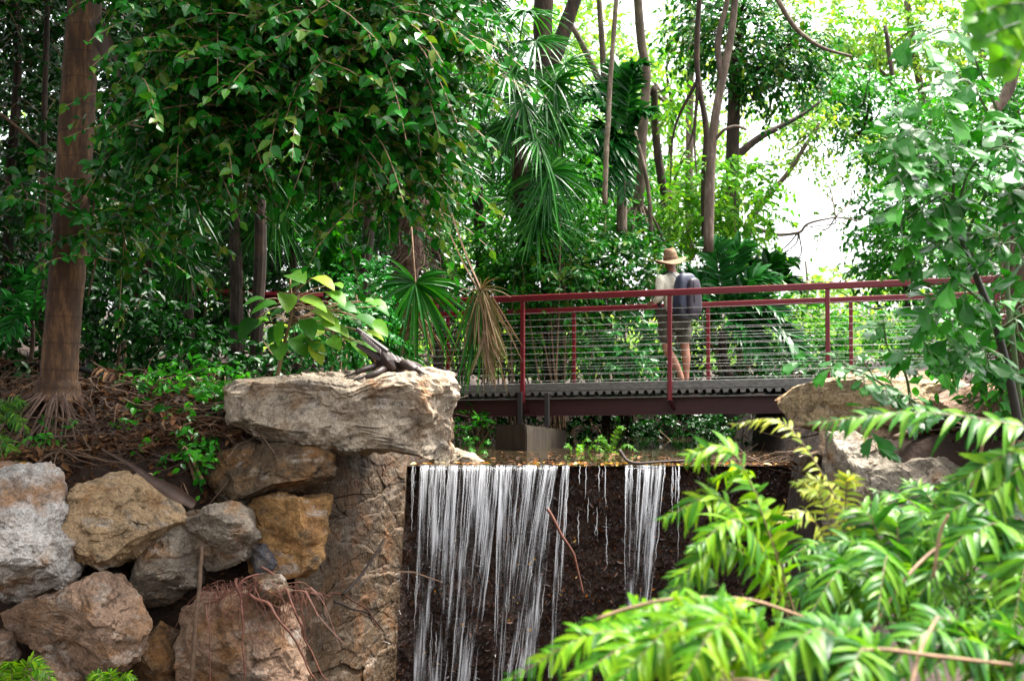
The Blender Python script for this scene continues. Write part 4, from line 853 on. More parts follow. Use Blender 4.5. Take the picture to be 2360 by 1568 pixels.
rt = [("straight red root falling from the small dark round boulder", [(545, 1325, 9.95), (552, 1365, 9.85), (563, 1440, 9.7), (562, 1610, 9.65)], .016),
      ("thick red root curving right over the rooted boulder", [(575, 1368, 9.8), (610, 1385, 9.72), (650, 1440, 9.65), (700, 1510, 9.7), (745, 1610, 9.8)], .018),
      ("dark red root falling from the right end of the small dark boulder", [(664, 1352, 9.85), (676, 1400, 9.8), (705, 1465, 9.85), (760, 1570, 9.9)], .014),
      ("thin red root reaching left from the small dark boulder to the pale stick", [(600, 1322, 9.95), (545, 1345, 9.85), (500, 1378, 9.85), (470, 1392, 9.85)], .013),
      ("long red root stretching right across the stone wall", [(610, 1310, 10.0), (660, 1358, 10.2), (730, 1368, 10.6), (800, 1372, 11.1), (850, 1420, 11.3), (875, 1450, 11.4)], .014),
      ("thin red root dropping beside the leaning pale stick", [(468, 1395, 9.75), (472, 1450, 9.65), (490, 1610, 9.6)], .009)]
for i, (l_, p_, r) in enumerate(rt): rod("hanging_root", l_, "root", p_, r * .8, r * .35, M['root'], gr_, n=36, wob=.05, seed=20 + i)
rng = np.random.default_rng(44); g = G()
for k in range(150):
    X = rng.uniform(470, 720); Y = 1322 + rng.uniform(0, 30) + abs(X - 590) * .2; d = 9.95 + rng.uniform(-.15, .2); a = at(X, Y, d); b = a + np.array([rng.normal() * .16, -.05 + .06 * rng.normal(), -rng.uniform(.05, .5)])
    g.add(*tube(cr([a, (a + b) / 2 + rng.normal(size=3) * .05, b], 7), np.linspace(.004, .0015, 7), 3, False))
tag(g.build("rootlets", M['root'], base=at(590, 1340, 9.9)), "tangle of fine red rootlets over the lower boulders", None, kind='stuff')
gt = 'dark twigs caught on the weir'
rod("dead_twig", "black bent twig lying up the stone wall left of the waterfall", "twig", [(788, 1372, 11.0), (830, 1325, 11.3), (868, 1270, 11.6), (888, 1240, 11.8)], .014, .01, M['twig_dark'], gt, wob=.02, seed=31)
rod("dead_twig", "dark forked twig low on the stone wall left of the waterfall", "twig", [(770, 1385, 10.9), (815, 1402, 11.1), (850, 1412, 11.3), (885, 1450, 11.5)], .014, .007, M['twig_dark'], gt, wob=.02, seed=32)
rod("dead_twig", "leaning dark twig between the threads of the waterfall", "twig", [(1262, 1170, 12.35), (1295, 1235, 12.3), (1325, 1285, 12.3), (1345, 1370, 12.25)], .017, .009, M['root'], gt, wob=.02, seed=33)
rod("dead_twig", "forked dark twig lying on the weir lip among yellow leaves", "twig", [(1428, 1035, 12.9), (1452, 1062, 12.85), (1500, 1066, 12.83), (1580, 1058, 12.85)], .02, .012, M['twig_dark'], gt, wob=.02, seed=34)
def trough(name, label, cat, pts, wd, dp, mat, tilt=0.0, group=None):
    n = 20; p = cr([at(*q) for q in pts], n); w_ = np.interp(np.linspace(0, 1, n), np.linspace(0, 1, len(wd)), wd); t = nrm(np.gradient(p, axis=0))
    a = nrm(np.cross(t, np.array([0.2 * tilt, -1, .5]))); b = np.cross(a, t); g = G(); m = 11
    for lay in (0, 1):
        V = np.array([[p[i] + a[i] * w_[i] * math.sin(q) + b[i] * w_[i] * dp * (1 - math.cos(q)) + b[i] * .006 * lay for q in np.linspace(-1.25, 1.25, m)] for i in range(n)]).reshape(-1, 3)
        V += .006 * np.stack([vnoise(V, 9, 2, q) for q in range(3)], -1); T = grid_tris(n, m); g.add(V, T if lay == 0 else T[:, ::-1])
    return tag(g.build(name, mat, base=p[n // 2], smooth=True), label, cat, group)
gs = 'dry palm leaf sheaths'
trough("palm_sheath", "curled dry brown palm sheath draped over the rounded tan boulder", "palm sheath", [(235, 1035, 10.4), (300, 1072, 10.2), (350, 1108, 10.0), (400, 1140, 9.85), (448, 1165, 9.8)], [.008, .018, .032, .06, .04], 1.3, M['dry_sheath'], 1, gs)
trough("palm_sheath", "dry pinkish palm sheath hanging beside the top of the big palm trunk", "palm sheath", [(222, 45, 11.3), (240, 95, 11.2), (258, 135, 11.15), (272, 178, 11.15)], [.05, .085, .075, .03], .8, M['dry_sheath'], -1, gs)
for X, Yb, s in ((1397, 1052, 1), (1442, 1035, 2)):
    rng = np.random.default_rng(s); g = G()
    for k in range(26):
        a = at(X + rng.normal() * 8, 935, 17.6); b = at(X - 4 + rng.normal() * 11, Yb - rng.random() * 50, 17.5 + rng.normal() * .05)
        p = cr([a, (a + b) / 2 + rng.normal(size=3) * .03, b], 9); g.add(*tube(p, np.linspace(.009, .004, 9), 3, False))
    tag(g.build("hanging_rootlets", M['twig'], base=at(X, 950, 17.6)), "bundle of dry rootlets hanging under the bridge, " + ("the longer one nearer the pier" if s == 1 else "the shorter one farther from the pier"), "roots", 'dry rootlets under the bridge')
# ================================================================== plants
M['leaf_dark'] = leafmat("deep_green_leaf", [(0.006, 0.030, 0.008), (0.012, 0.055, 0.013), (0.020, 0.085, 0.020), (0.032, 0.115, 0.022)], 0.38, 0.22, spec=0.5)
M['leaf_gloss'] = leafmat("glossy_leaf", [(0.012, 0.055, 0.014), (0.018, 0.085, 0.022), (0.026, 0.115, 0.028), (0.04, 0.15, 0.03), (0.11, 0.17, 0.02)], 0.33, 0.26, spec=0.6)
M['leaf_mid'] = leafmat("mid_green_leaf", [(0.016, 0.07, 0.014), (0.028, 0.12, 0.022), (0.05, 0.17, 0.026), (0.10, 0.24, 0.03), (0.15, 0.26, 0.03)], 0.38, 0.34, spec=0.55)
M['leaf_light'] = leafmat("light_green_leaf", [(0.03, 0.13, 0.012), (0.06, 0.23, 0.016), (0.11, 0.32, 0.02), (0.21, 0.40, 0.025)], 0.42, 0.52, spec=0.45)
M['leaf_blue'] = leafmat("blue_green_leaf", [(0.02, 0.085, 0.04), (0.03, 0.12, 0.055), (0.05, 0.16, 0.07), (0.07, 0.19, 0.08)], 0.36, 0.3, (1.2, 1.5, .8), spec=0.6)
M['leaf_big'] = leafmat("soft_yellow_green_leaf", [(0.02, 0.10, 0.012), (0.04, 0.16, 0.015), (0.10, 0.25, 0.02), (0.28, 0.36, 0.03)], 0.5, 0.4, spec=0.4)
M['fan'] = leafmat("fan_palm_leaf", [(0.012, 0.06, 0.018), (0.02, 0.09, 0.025), (0.04, 0.13, 0.03), (0.10, 0.18, 0.04)], 0.36, 0.25, spec=0.55)
M['fan_dry'] = leafmat("dry_fan_leaf", [(0.08, 0.075, 0.02), (0.15, 0.10, 0.05), (0.24, 0.16, 0.11), (0.08, 0.11, 0.025)], 0.7, 0.2, (1, .9, .6), spec=0.3)
M['cycad'] = leafmat("bluish_palm_leaflet", [(0.012, 0.055, 0.028), (0.02, 0.08, 0.04), (0.035, 0.115, 0.05)], 0.33, 0.2, spec=0.6)
M['fern_y'] = leafmat("lime_fern_leaflet", [(0.02, 0.10, 0.004), (0.05, 0.18, 0.005), (0.10, 0.27, 0.006), (0.17, 0.34, 0.008), (0.23, 0.33, 0.012)], 0.42, 0.5, (1.5, 1.35, .35), spec=0.45)
M['fern_g'] = leafmat("green_fern_leaflet", [(0.010, 0.055, 0.008), (0.024, 0.11, 0.014), (0.05, 0.175, 0.018), (0.10, 0.25, 0.018), (0.15, 0.28, 0.018)], 0.42, 0.42, spec=0.45)
M['fern_p'] = leafmat("pale_yellow_fern_leaflet", [(0.17, 0.26, 0.03), (0.27, 0.33, 0.05), (0.33, 0.31, 0.05)], 0.4, 0.4, spec=0.5)
M['fishtail'] = leafmat("fishtail_leaflet", [(0.035, 0.12, 0.03), (0.055, 0.165, 0.045), (0.085, 0.21, 0.055), (0.12, 0.25, 0.05)], 0.36, 0.34, (1.3, 1.4, .5), spec=0.45)
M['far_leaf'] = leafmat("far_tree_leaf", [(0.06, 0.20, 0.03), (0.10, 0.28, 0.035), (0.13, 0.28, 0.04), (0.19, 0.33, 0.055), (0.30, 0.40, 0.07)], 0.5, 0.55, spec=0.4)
M['bark_palm'] = barkmat("ringed_palm_bark", (0.17, 0.085, 0.034), (0.07, 0.033, 0.014), 14, 4.2)
M['bark_pale'] = barkmat("pale_grey_bark", (0.24, 0.18, 0.135), (0.12, 0.085, 0.06), 12)
M['bark_dark'] = barkmat("dark_brown_bark", (0.10, 0.058, 0.038), (0.035, 0.022, 0.015), 10)
M['bark_red'] = barkmat("reddish_brown_bark", (0.095, 0.05, 0.03), (0.035, 0.02, 0.013), 9)
M['bark_ring'] = barkmat("thin_ringed_bark", (0.42, 0.34, 0.25), (0.2, 0.15, 0.1), 20, 9.0)
M['fibre'] = simple("palm_fibre", (0.12, 0.07, 0.05), 0.9, nscale=22, col2=(0.06, 0.035, 0.022), bstr=.8)
M['stem_green'] = simple("green_stem", (0.06, 0.11, 0.03), 0.6, nscale=20, bstr=.1)
M['stem_brown'] = simple("brown_stem", (0.22, 0.13, 0.07), 0.7, nscale=20, bstr=.1)
M['stem_fern'] = simple('fern_rachis', (0.11, 0.10, 0.03), 0.6, nscale=20, col2=(0.10, 0.05, 0.02), bstr=.1)
M['stem_black'] = simple("black_palm_stem", (0.02, 0.018, 0.013), 0.6, nscale=20, bstr=.2)

def limb(pts, r0, r1, n=24, sides=9, wob=0.02, seed=0):
    """pts = (X, Y, d) pixels with depth; radii in pixels"""
    P = cr([at(*q) for q in pts], n); d = np.linspace(pts[0][2], pts[-1][2], n); r = np.linspace(r0, r1, n) * d / F
    P = P + wob * np.stack([vnoise(P, 1.4, 3, seed + q) for q in range(3)], -1) * (np.linspace(0, 1, n) > .01)[:, None]
    V, T = tube(P, r * (1 + .10 * vnoise(P, 4, 2, seed)), sides); return V, T
def ground_z(p): return float(hgt(np.array([p[0]]), np.array([p[1]]))[0])
def tree(name, label, base_px, limbs, blobs, leaf, m, mat, bark, seed, tpl=OVATE_S, dens=1.0, droop=.4, group=None, tl=3.5, leafdown=.45, cat='tree', shell=.4, wid=1.0, br=5):
    """limbs: (pts, r0, r1): the first is the trunk; each blob also gets a branch from the nearest limb"""
    rng = np.random.default_rng(seed); b = at(*base_px); t = thing(name, label, cat, b, group)
    gt_ = G(); ends = []
    for i, (pts, r0, r1) in enumerate(limbs):
        V, T = limb(pts, r0, r1, seed=seed + i); gt_.add(V, T); ends += [at(*q) for q in pts[len(pts) // 2:]]
    B_ = []
    for bb in blobs:
        c, r, n = pblob(*bb); B_.append((c, r, n))
        if ends:
            e = min(ends, key=lambda q: np.linalg.norm(q - c)); k = rng.normal(size=3) * .15
            for q in range(3 if len(blobs) < 14 else 1):
                tip = c + rng.normal(size=3) * np.array(r) * .55; P = cr([e, (e + tip) / 2 + k + rng.normal(size=3) * .1, tip], 12)
                gt_.add(*tube(P, np.linspace(px(br, bb[2]), px(1.0, bb[2]), 12), 5))
    if not gt_.empty(): gt_.build("trunk", bark, t, smooth=True)
    g = G(); crown(g, B_, leaf, m, tpl, rng, dens, droop, 0, tl, leafdown=leafdown, shell=shell, wid=wid)
    if not g.empty(): g.build("crown", mat, t)
    return t
def shrub(label, X, Y, d, rx, ry, rd, n, leaf, m=9, mat='leaf_mid', tpl=OVATE_S, seed=0, droop=.35, group=None, name='shrub', cat='shrub', stems=5, tl=3.0, stem='stem_brown', leafdown=.4, shell=.3, wid=1.0):
    rng = np.random.default_rng(seed + 1000); c, r, _ = pblob(X, Y, d, rx, ry, rd, n); gz = ground_z(c); b = np.array([c[0], c[1], min(gz, c[2] - .2)])
    t = thing(name, label, cat, b, group); gs_ = G()
    for k in range(stems):
        tip = c + rng.normal(size=3) * np.array(r) * .5; q = b + np.array([rng.normal() * .12, rng.normal() * .1, -.05])
        gs_.add(*tube(cr([q, (q + tip) / 2 + rng.normal(size=3) * .08, tip], 10), np.linspace(.02, .005, 10), 5))
    gs_.build("stem", M[stem], t, smooth=True)
    g = G(); crown(g, [(c, r, n)], leaf, m, tpl, rng, 1, droop, 0, tl, leafdown=leafdown, shell=shell, wid=wid); g.build("foliage", M[mat], t); return t

# -- palms ---------------------------------------------------------------------
def fan(hub, axis, normal, R, rng, nseg=38, span=150, sag=.25, mi=0, wob=.1, wseg=.030, closed=0.0, g=None):
    """a fan palm leaf blade: narrow folded segments radiating from the hub"""
    g = g or G(); axis = nrm(axis); normal = nrm(normal - axis * np.dot(normal, axis)); side = np.cross(normal, axis)
    a = np.radians(np.linspace(-span, span, nseg)) * (1 - closed); n = nseg
    D = axis[None] * np.cos(a)[:, None] + side[None] * np.sin(a)[:, None] + normal[None] * (0.16 * np.cos(a * .6) + wob * rng.normal(size=n) * .6)[:, None] + wob * rng.normal(size=(n, 3)) * .35
    L = R * (0.72 + .28 * np.cos(a * .55)) * rng.uniform(.9, 1.06, n)
    ST = leaf_tpl([(0.12, 0.5), (0.35, 0.72), (0.6, 0.55), (0.82, 0.3)], 0.5, 0.0)
    V, T = place(ST, np.tile(hub, (n, 1)), D, np.tile(normal, (n, 1)) + .3 * rng.normal(size=(n, 3)), L, wseg * R / L * 1.6, sag * rng.uniform(.6, 1.5, n)); g.add(V, T, mi)
    return g
def fan_palm(label, trunk, tr, crown_px, hubs, R, seed, mat='fan', group=None, skirt=0, droopdir=-.55, bark='bark_dark', name='fan_palm', nseg=38, wseg=.026, sag=.42):
    """hubs: list of (X, Y, d, Rscale) blade centres"""
    rng = np.random.default_rng(seed); c = at(*crown_px); b = at(*trunk[0]); t = thing(name, label, "palm", b, group)
    n = 40; P = cr([at(*q) for q in trunk], n); r = np.linspace(tr * 1.15, tr, n) * trunk[0][2] / F
    V, T = tube(P, r * (1 + .18 * vnoise(P, 9, 2, seed)), 12); V += .02 * np.stack([vnoise(V, 12, 2, q) for q in range(3)], -1); g = G().add(V, T)
    if skirt:
        k = skirt; u = rng.integers(2, n, k); th = rng.uniform(0, 6.28, k); D = np.c_[np.cos(th) * .5, np.sin(th) * .5, -np.ones(k)] + .2 * rng.normal(size=(k, 3)); q = P[u] + np.c_[np.cos(th), np.sin(th), 0 * th] * r[u][:, None]
        g.add(*place(STICK2, q, D, rdir(k, rng), rng.uniform(.2, .55, k), rng.uniform(.6, 1.6, k)))
    g.build("trunk", M[bark], t)
    for (X, Y, d, s) in hubs:
        h = at(X, Y, d); v = h - c; ax = nrm(nrm(v) * np.array([1, .5, 1]) + np.array([0, -.1, droopdir])); nn = np.array([0.3 * rng.normal(), -.8, .6]) + .3 * rng.normal(size=3)
        mid = (c + h) / 2 + np.array([0, 0, .22 * np.linalg.norm(v)]); g = G().add(*tube(cr([c, mid, h], 14), np.linspace(.016, .008, 14), 4), 1)
        fan(h, ax, nn, R * s, rng, nseg, sag=sag, g=g, wseg=wseg); g.build("frond", [M[mat], M['stem_green']], t)
    return t
def pinnate(g, path, npair, L, wid, rng, tpl=LANCE, mi=0, ang=55, vee=.35, sag=.25, up=(0, 0, 1), taper=.35, jitter=.12, start=.12, rach=.008, rmi=1, wrel=1.0, base_len=.6, drop=0.0):
    """a feather frond: leaflet pairs along a rachis"""
    n = 26; P = cr(path, n); t = nrm(np.gradient(P, axis=0)); u = np.linspace(start, .985, npair); idx = u * (n - 1); i0 = idx.astype(int); fr = (idx - i0)[:, None]; i1 = np.minimum(i0 + 1, n - 1)
    q = P[i0] * (1 - fr) + P[i1] * fr; tt = nrm(t[i0] * (1 - fr) + t[i1] * fr); upv = np.broadcast_to(np.asarray(up, float), tt.shape); s = nrm(np.cross(tt, upv)); nn = np.cross(s, tt)
    prof = np.where(u < .45, base_len + (1 - base_len) * u / .45, 1 - (1 - taper) * ((u - .45) / .55) ** 1.5)
    for sg in (-1, 1):
        a = math.radians(ang) * (1 - .35 * u)
        if drop: keep = rng.random(npair) > drop
        else: keep = np.ones(npair, bool)
        D = tt * np.cos(a)[:, None] + s * sg * np.sin(a)[:, None] + nn * vee + jitter * rng.normal(size=(npair, 3))
        g.add(*place(tpl, q[keep], D[keep], (nn + .25 * rng.normal(size=(npair, 3)))[keep], (L * prof * rng.uniform(.75, 1.12, npair))[keep], (wrel * rng.uniform(.8, 1.2, npair))[keep], (sag * rng.uniform(.4, 1.6, npair))[keep]), mi)
    g.add(*place(tpl, P[-1:], t[-1:], nn[-1:], [L * taper * 1.1], [wrel]), mi)
    g.add(*tube(P, np.linspace(rach, rach * .3, n), 4), rmi); return g

# ---------------------------------------------------------------- big palm trunk on the left
rng = np.random.default_rng(5)
bp_ = thing("king_palm", "big brown ringed palm trunk rising from a root mound on the left bank", "palm", at(135, 905, 11.5))
n = 70; P = cr([at(132, 925, 11.5), at(140, 800, 11.5), at(160, 560, 11.5), at(178, 250, 11.5), at(195, 0, 11.5), at(205, -250, 11.5)], n)
h = np.linspace(0, 1, n); rpx = np.interp(h, [0, .02, .035, .05, .065, .09, .2, .6, 1], [70, 62, 58, 48, 53, 43, 41, 40, 36]); rpx = rpx + 1.2 * (np.sin(h * 95) > .93)
V, T = tube(P, rpx * 11.5 / F, 28); V += .008 * np.stack([vnoise(V, 5, 3, q) for q in range(3)], -1)
G().add(V, T).build("trunk", M['bark_palm'], bp_, smooth=True)
g = G(); b0 = at(132, 908, 11.5)
for k in range(150):
    a = rng.uniform(0, 6.28); s = rng.uniform(.75, 1.0) * .24; L = rng.uniform(.25, .8); d_ = np.array([math.cos(a), math.sin(a) * .8 - .25, 0])
    p0 = b0 + d_ * s + np.array([0, 0, rng.uniform(-.06, .02)]); p1 = p0 + d_ * L * .4 + np.array([0, 0, -.10 - .1 * rng.random()]); p2 = p0 + d_ * L + rng.normal(size=3) * .08; p2[2] = ground_z(p2) + rng.uniform(-.02, .05)
    g.add(*tube(cr([p0, p1, p2], 8), np.linspace(.011, .005, 8) * rng.uniform(.6, 1.3), 4, False))
g.build("roots", M['fibre'], bp_)
g = G()
for k in range(9):
    a = k * 0.7 + .3; c0 = P[-1]; e = c0 + np.array([math.cos(a) * 2.0, math.sin(a) * 2.0, .1]); pinnate(g, [c0, c0 + np.array([math.cos(a) * .8, math.sin(a) * .8, .9]), e], 40, .6, .05, rng, sag=.5)
g.build("crown", [M['leaf_dark'], M['stem_green']], bp_)
tree("slender_tree", "thin brown pole trunk left of the big palm trunk", (100, 860, 12.6), [([(96, 860, 12.6), (100, 400, 12.6), (106, 100, 12.6), (112, -200, 12.6)], 8, 6)], [(60, -250, 12.8, 160, 80, .7, 60), (-100, -650, 11.5, 420, 260, 1.8, 260)], .12, 9, M['leaf_dark'], M['bark_red'], 41)  # second blob: unseen leaf mass added overhead to shade the left bank
rod("liana", "pale crooked bare branch crossing in front of the left frame edge", "branch", [(0, 262, 11.0), (45, 300, 11.1), (85, 338, 11.2), (120, 352, 11.3)], .016, .008, M['twig'], None, wob=.02, seed=50)
rod("liana", "thin tangled bare vine hanging down the big palm trunk", "vine", [(215, 420, 11.25), (212, 520, 11.25), (216, 600, 11.25), (205, 680, 11.25)], .012, .008, M['twig'], None, wob=.05, seed=51)

# ---------------------------------------------------------------- drooping glossy-leaved trees, upper left
def weeping(label, base, limbs, branches, seed, leaf=.112, mat='leaf_gloss', m=16, group='drooping broad leaved trees', high=()):
    """branches: list of (X0, Y0, d0, X1, Y1, count) regions whose drooping leafy sprays make the crown"""
    rng = np.random.default_rng(seed); t = thing("drooping_tree", label, "tree", at(*base), group); gt_ = G(); 
    for i, (pts, r0, r1) in enumerate(limbs): gt_.add(*limb(pts, r0, r1, seed=seed + i))
    g = G()
    for (X0, Y0, d0, X1, Y1, cnt) in branches:
        cnt = int(cnt * 1.35); Xs = rng.uniform(X0, X1, cnt); Ys = rng.uniform(Y0, Y1, cnt); ds = d0 + rng.uniform(-.5, .9, cnt)
        B_ = np.array([at(a, b, c) for a, b, c in zip(Xs, Ys, ds)]); D = nrm(np.c_[rng.normal(size=cnt) * .8 + .25, -.35 + .5 * rng.normal(size=cnt), .15 + .4 * rng.normal(size=cnt)])
        L = rng.uniform(.35, .85, cnt); sprays(g, B_, D, L, m, leaf, OVATE, rng, .42, 0, 1, .006, spread=1.0, leafdown=.5, gap=.1, wid=1.12)
    V, T, Mi = g.arrays(); tw = G(); cr_g = G()
    k = Mi == 0; cr_g.add(V, T[k], 0); gt_.add(V, T[~k], 1)
    # drop vertices a piece does not use
    def clean(G_):
        V, T, Mi = G_.arrays(); u = np.unique(T); mp = np.zeros(len(V), int); mp[u] = np.arange(len(u)); q = G(); q.add(V[u], mp[T], 0); q.m = [Mi]; return q
    crown(cr_g, [pblob(*q) for q in high], .17, 9, OVATE_S, rng, 1, .4, 0, 3.5)  # high: out-of-frame leaf masses added to block sky and sun from the left
    clean(gt_).build("trunk", [M['bark_dark'], M['stem_brown']], t); clean(cr_g).build("crown", M[mat], t); return t
weeping("drooping tree with large glossy leaves hanging right of the big palm trunk", (585, 900, 13.5),
        [([(585, 900, 13.5), (600, 500, 13.4), (560, 100, 13), (480, -200, 12.2)], 16, 10), ([(570, 150, 13), (480, 60, 11.5), (330, 60, 10.4)], 9, 4), ([(560, 100, 13), (640, 10, 11.5), (720, 40, 10.5)], 9, 4), ([(575, 250, 13.2), (480, 240, 11.6), (380, 260, 10.8)], 7, 3)],
        [(310, -60, 10.2, 580, 60, 75), (320, 60, 10.0, 610, 200, 90), (320, 200, 10.2, 640, 330, 80), (280, 320, 10.8, 620, 430, 50), (60, 380, 10.9, 240, 520, 16), (250, 430, 11.0, 420, 600, 26)], 61, high=[(150, -700, 11.5, 500, 260, 1.6, 500), (-500, -400, 10.5, 500, 600, 1.8, 600)])  # high blobs: added above and left of the frame to keep daylight off
weeping("drooping tree with large glossy leaves whose branches end beside the fan palm", (820, 900, 13.8),
        [([(820, 900, 13.8), (850, 500, 13.6), (830, 150, 13), (760, -200, 12)], 15, 10), ([(838, 250, 13.3), (900, 160, 11.5), (1000, 150, 10.4)], 8, 3), ([(835, 200, 13.2), (760, 150, 11.4), (680, 180, 10.3)], 8, 3)],
        [(560, -60, 10.0, 1010, 60, 100), (600, 60, 9.9, 1040, 190, 120), (640, 190, 10.0, 1030, 320, 105), (720, 310, 10.4, 1000, 420, 55), (820, 400, 10.5, 960, 480, 18)], 62, .114, high=[(750, -480, 10.8, 450, 190, 1.3, 620)])  # high blob: added above the frame to keep sun off the left leaves
weeping("dim leafy tree closing off the view behind the thin pole trunk at the left edge", (30, 860, 13.5),
        [([(30, 870, 13.5), (20, 500, 13.4), (40, 150, 13.2), (20, -200, 13)], 14, 9)],
        [(-120, -80, 13.0, 230, 60, 60), (-120, 60, 13.2, 80, 220, 40), (-120, 220, 13.2, 230, 420, 65), (-120, 420, 13.2, 230, 600, 60), (-120, 600, 13, 90, 760, 40)], 63, .11, 'leaf_dark', high=[(-900, 0, 11, 500, 700, 2.0, 800), (-1300, 300, 8, 500, 700, 2.0, 700)])  # high blobs: added wall of leaves left of the frame, blocks side sky

# ---------------------------------------------------------------- dark wood behind, left
wood = 'dim trees of the wood behind the left bank'
T_ = tree
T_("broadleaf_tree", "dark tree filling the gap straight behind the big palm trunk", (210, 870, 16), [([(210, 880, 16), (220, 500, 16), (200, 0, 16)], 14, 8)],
   [(150, -50, 16, 190, 120, 1.0, 190), (150, -600, 14, 480, 260, 2.6, 420), (60, 150, 16.5, 120, 100, 1.0, 60), (250, 200, 16.2, 170, 130, 1.0, 190), (180, 420, 16.5, 200, 130, 1.0, 190), (200, 620, 16, 200, 110, 1.0, 150)], .12, 10, M['leaf_dark'], M['bark_dark'], 71, group=wood, dens=1.5)  # second blob: overhead crown added out of view as a sky blocker
T_("broadleaf_tree", "dark tree behind the drooping tree, above the ramp railing", (440, 870, 17.5), [([(440, 880, 17.5), (450, 500, 17.5), (470, 0, 17.5)], 15, 9)],
   [(430, -50, 17.5, 230, 120, 1.1, 230), (560, -620, 15, 480, 260, 2.6, 420), (470, 180, 17.2, 210, 130, 1.1, 220), (430, 400, 17.5, 210, 120, 1.1, 210), (440, 580, 18, 200, 90, 1.0, 170)], .12, 10, M['leaf_dark'], M['bark_dark'], 72, group=wood, dens=1.5)  # second blob: unseen crown mass added to cut the light from above
T_("broadleaf_tree", "dark tree behind the left of the two hanging palm fronds", (760, 870, 18.5), [([(760, 880, 18.5), (770, 500, 18.5), (780, 0, 18.5)], 15, 9)],
   [(720, -50, 18.5, 260, 120, 1.2, 230), (820, -560, 16.5, 420, 240, 2.4, 360), (780, 180, 18.5, 210, 130, 1.2, 210), (740, 400, 18.5, 210, 120, 1.1, 210), (760, 590, 19, 220, 110, 1.1, 220)], .13, 10, M['leaf_dark'], M['bark_dark'], 73, group=wood, dens=1.5)  # second blob: leaf mass added above the frame for shade
T_("broadleaf_tree", "tall dim tree farther back, left of the fan palm's fibrous trunk", (900, 850, 24), [([(900, 870, 24), (910, 500, 24), (900, -100, 24)], 15, 9)],
   [(900, -20, 24, 230, 130, 1.6, 230), (960, 200, 24, 190, 140, 1.5, 210), (880, 430, 24, 220, 140, 1.4, 240), (900, 660, 24, 200, 110, 1.3, 180)], .15, 10, M['leaf_dark'], M['bark_dark'], 74, group=wood, dens=1.5)
T_("broadleaf_tree", "far dim tree seen between the left palm trunk and the drooping tree", (330, 850, 24), [([(330, 870, 24), (320, 500, 24), (300, -100, 24)], 15, 9)],
   [(200, 0, 24, 300, 160, 1.6, 240), (250, -420, 22, 700, 230, 2.6, 420), (480, 60, 24, 260, 160, 1.6, 240), (300, 300, 24, 300, 160, 1.6, 280), (560, 380, 24, 220, 160, 1.6, 220), (300, 580, 24, 300, 150, 1.6, 260), (600, 640, 24, 220, 120, 1.4, 180)], .16, 10, M['leaf_dark'], M['bark_dark'], 75, group=wood, dens=1.5)  # second blob: unseen canopy added to darken the left wood
T_("broadleaf_tree", "far dim tree at the extreme left behind the pole trunk", (-40, 850, 22), [([(-40, 870, 22), (-30, 400, 22), (-40, -100, 22)], 15, 9)],
   [(-90, 40, 22, 150, 200, 1.5, 170), (-60, 330, 22, 190, 160, 1.5, 220), (0, 580, 22, 220, 150, 1.4, 240), (40, 740, 21, 200, 90, 1.3, 160)], .15, 10, M['leaf_dark'], M['bark_dark'], 76, group=wood, dens=1.5)
dg_ = 'dark fan palms of the understorey'
def rhubs(cx, cy, d, k, rx, ry, seed, s=1.0):
    r = np.random.default_rng(seed); return [(cx + rx * math.cos(a), cy - ry * math.sin(a) * (1 if math.sin(a) > 0 else .8), d - .35 * r.random() + .2, s * r.uniform(.8, 1.1)) for a in np.linspace(-.5, 3.6, k) + r.normal(size=k) * .12]
fan_palm("dark fan palm with a black trunk behind the yellow leaved sapling", [(545, 870, 14.5), (545, 650, 14.5), (538, 480, 14.5)], 14, (538, 470, 14.5), rhubs(540, 460, 14.4, 9, 105, 80, 1), .62, 81, group=dg_, skirt=60)
fan_palm("small dark fan palm beneath the middle of the drooping tree", [(690, 860, 15), (680, 700, 15), (670, 520, 15)], 10, (668, 510, 15), rhubs(670, 500, 14.9, 8, 95, 75, 2), .55, 82, group=dg_, skirt=30)
fan_palm("small dark fan palm in front of the ramp railing's left end", [(330, 860, 15), (335, 700, 15), (340, 600, 15)], 10, (340, 590, 15), rhubs(340, 580, 14.9, 8, 95, 80, 3), .55, 83, group=dg_, skirt=30)
fan_palm("dark fan palm high above the ramp railing", [(440, 860, 15.8), (430, 600, 15.8), (430, 380, 15.8)], 10, (430, 370, 15.8), rhubs(430, 360, 15.7, 9, 120, 90, 4), .65, 84, group=dg_, skirt=20)
fan_palm("dark fan palm left of the fibrous trunk, over the yellow leaved sapling", [(800, 860, 15.2), (790, 640, 15.2), (780, 480, 15.2)], 9, (780, 470, 15.2), rhubs(780, 460, 15.1, 9, 110, 90, 6), .6, 86, group=dg_, skirt=25)
def feather_palm(label, base, crown_px, tips, L, seed, mat='leaf_mid', group=None, name='feather_palm', npair=26, rise=.25, r=.02, tpl=LANCE, wrel=1.0, bark='bark_dark', sag=.3, ang=55, vee=.25, stem='stem_green'):
    rng = np.random.default_rng(seed); c = at(*crown_px); b = at(*base); t = thing(name, label, "palm", b, group)
    G().add(*tube(cr([b, (b + c) / 2 + .03 * rng.normal(size=3), c], 14), np.linspace(r * 1.2, r, 14), 8)).build("trunk", M[bark], t, smooth=True)
    for q in tips:
        e = at(*q[:3]); ln = np.linalg.norm(e - c); mid = (c + e) / 2 + np.array([0, 0, rise * ln]); g = G()
        upv = np.array([0, -.55, 1.0]); pinnate(g, [c, mid, e], npair, L * (q[3] if len(q) > 3 else 1), .05, rng, tpl, 0, ang, vee, sag, upv, rach=.007, wrel=wrel); g.build("frond", [M[mat], M[stem]], t)
    return t
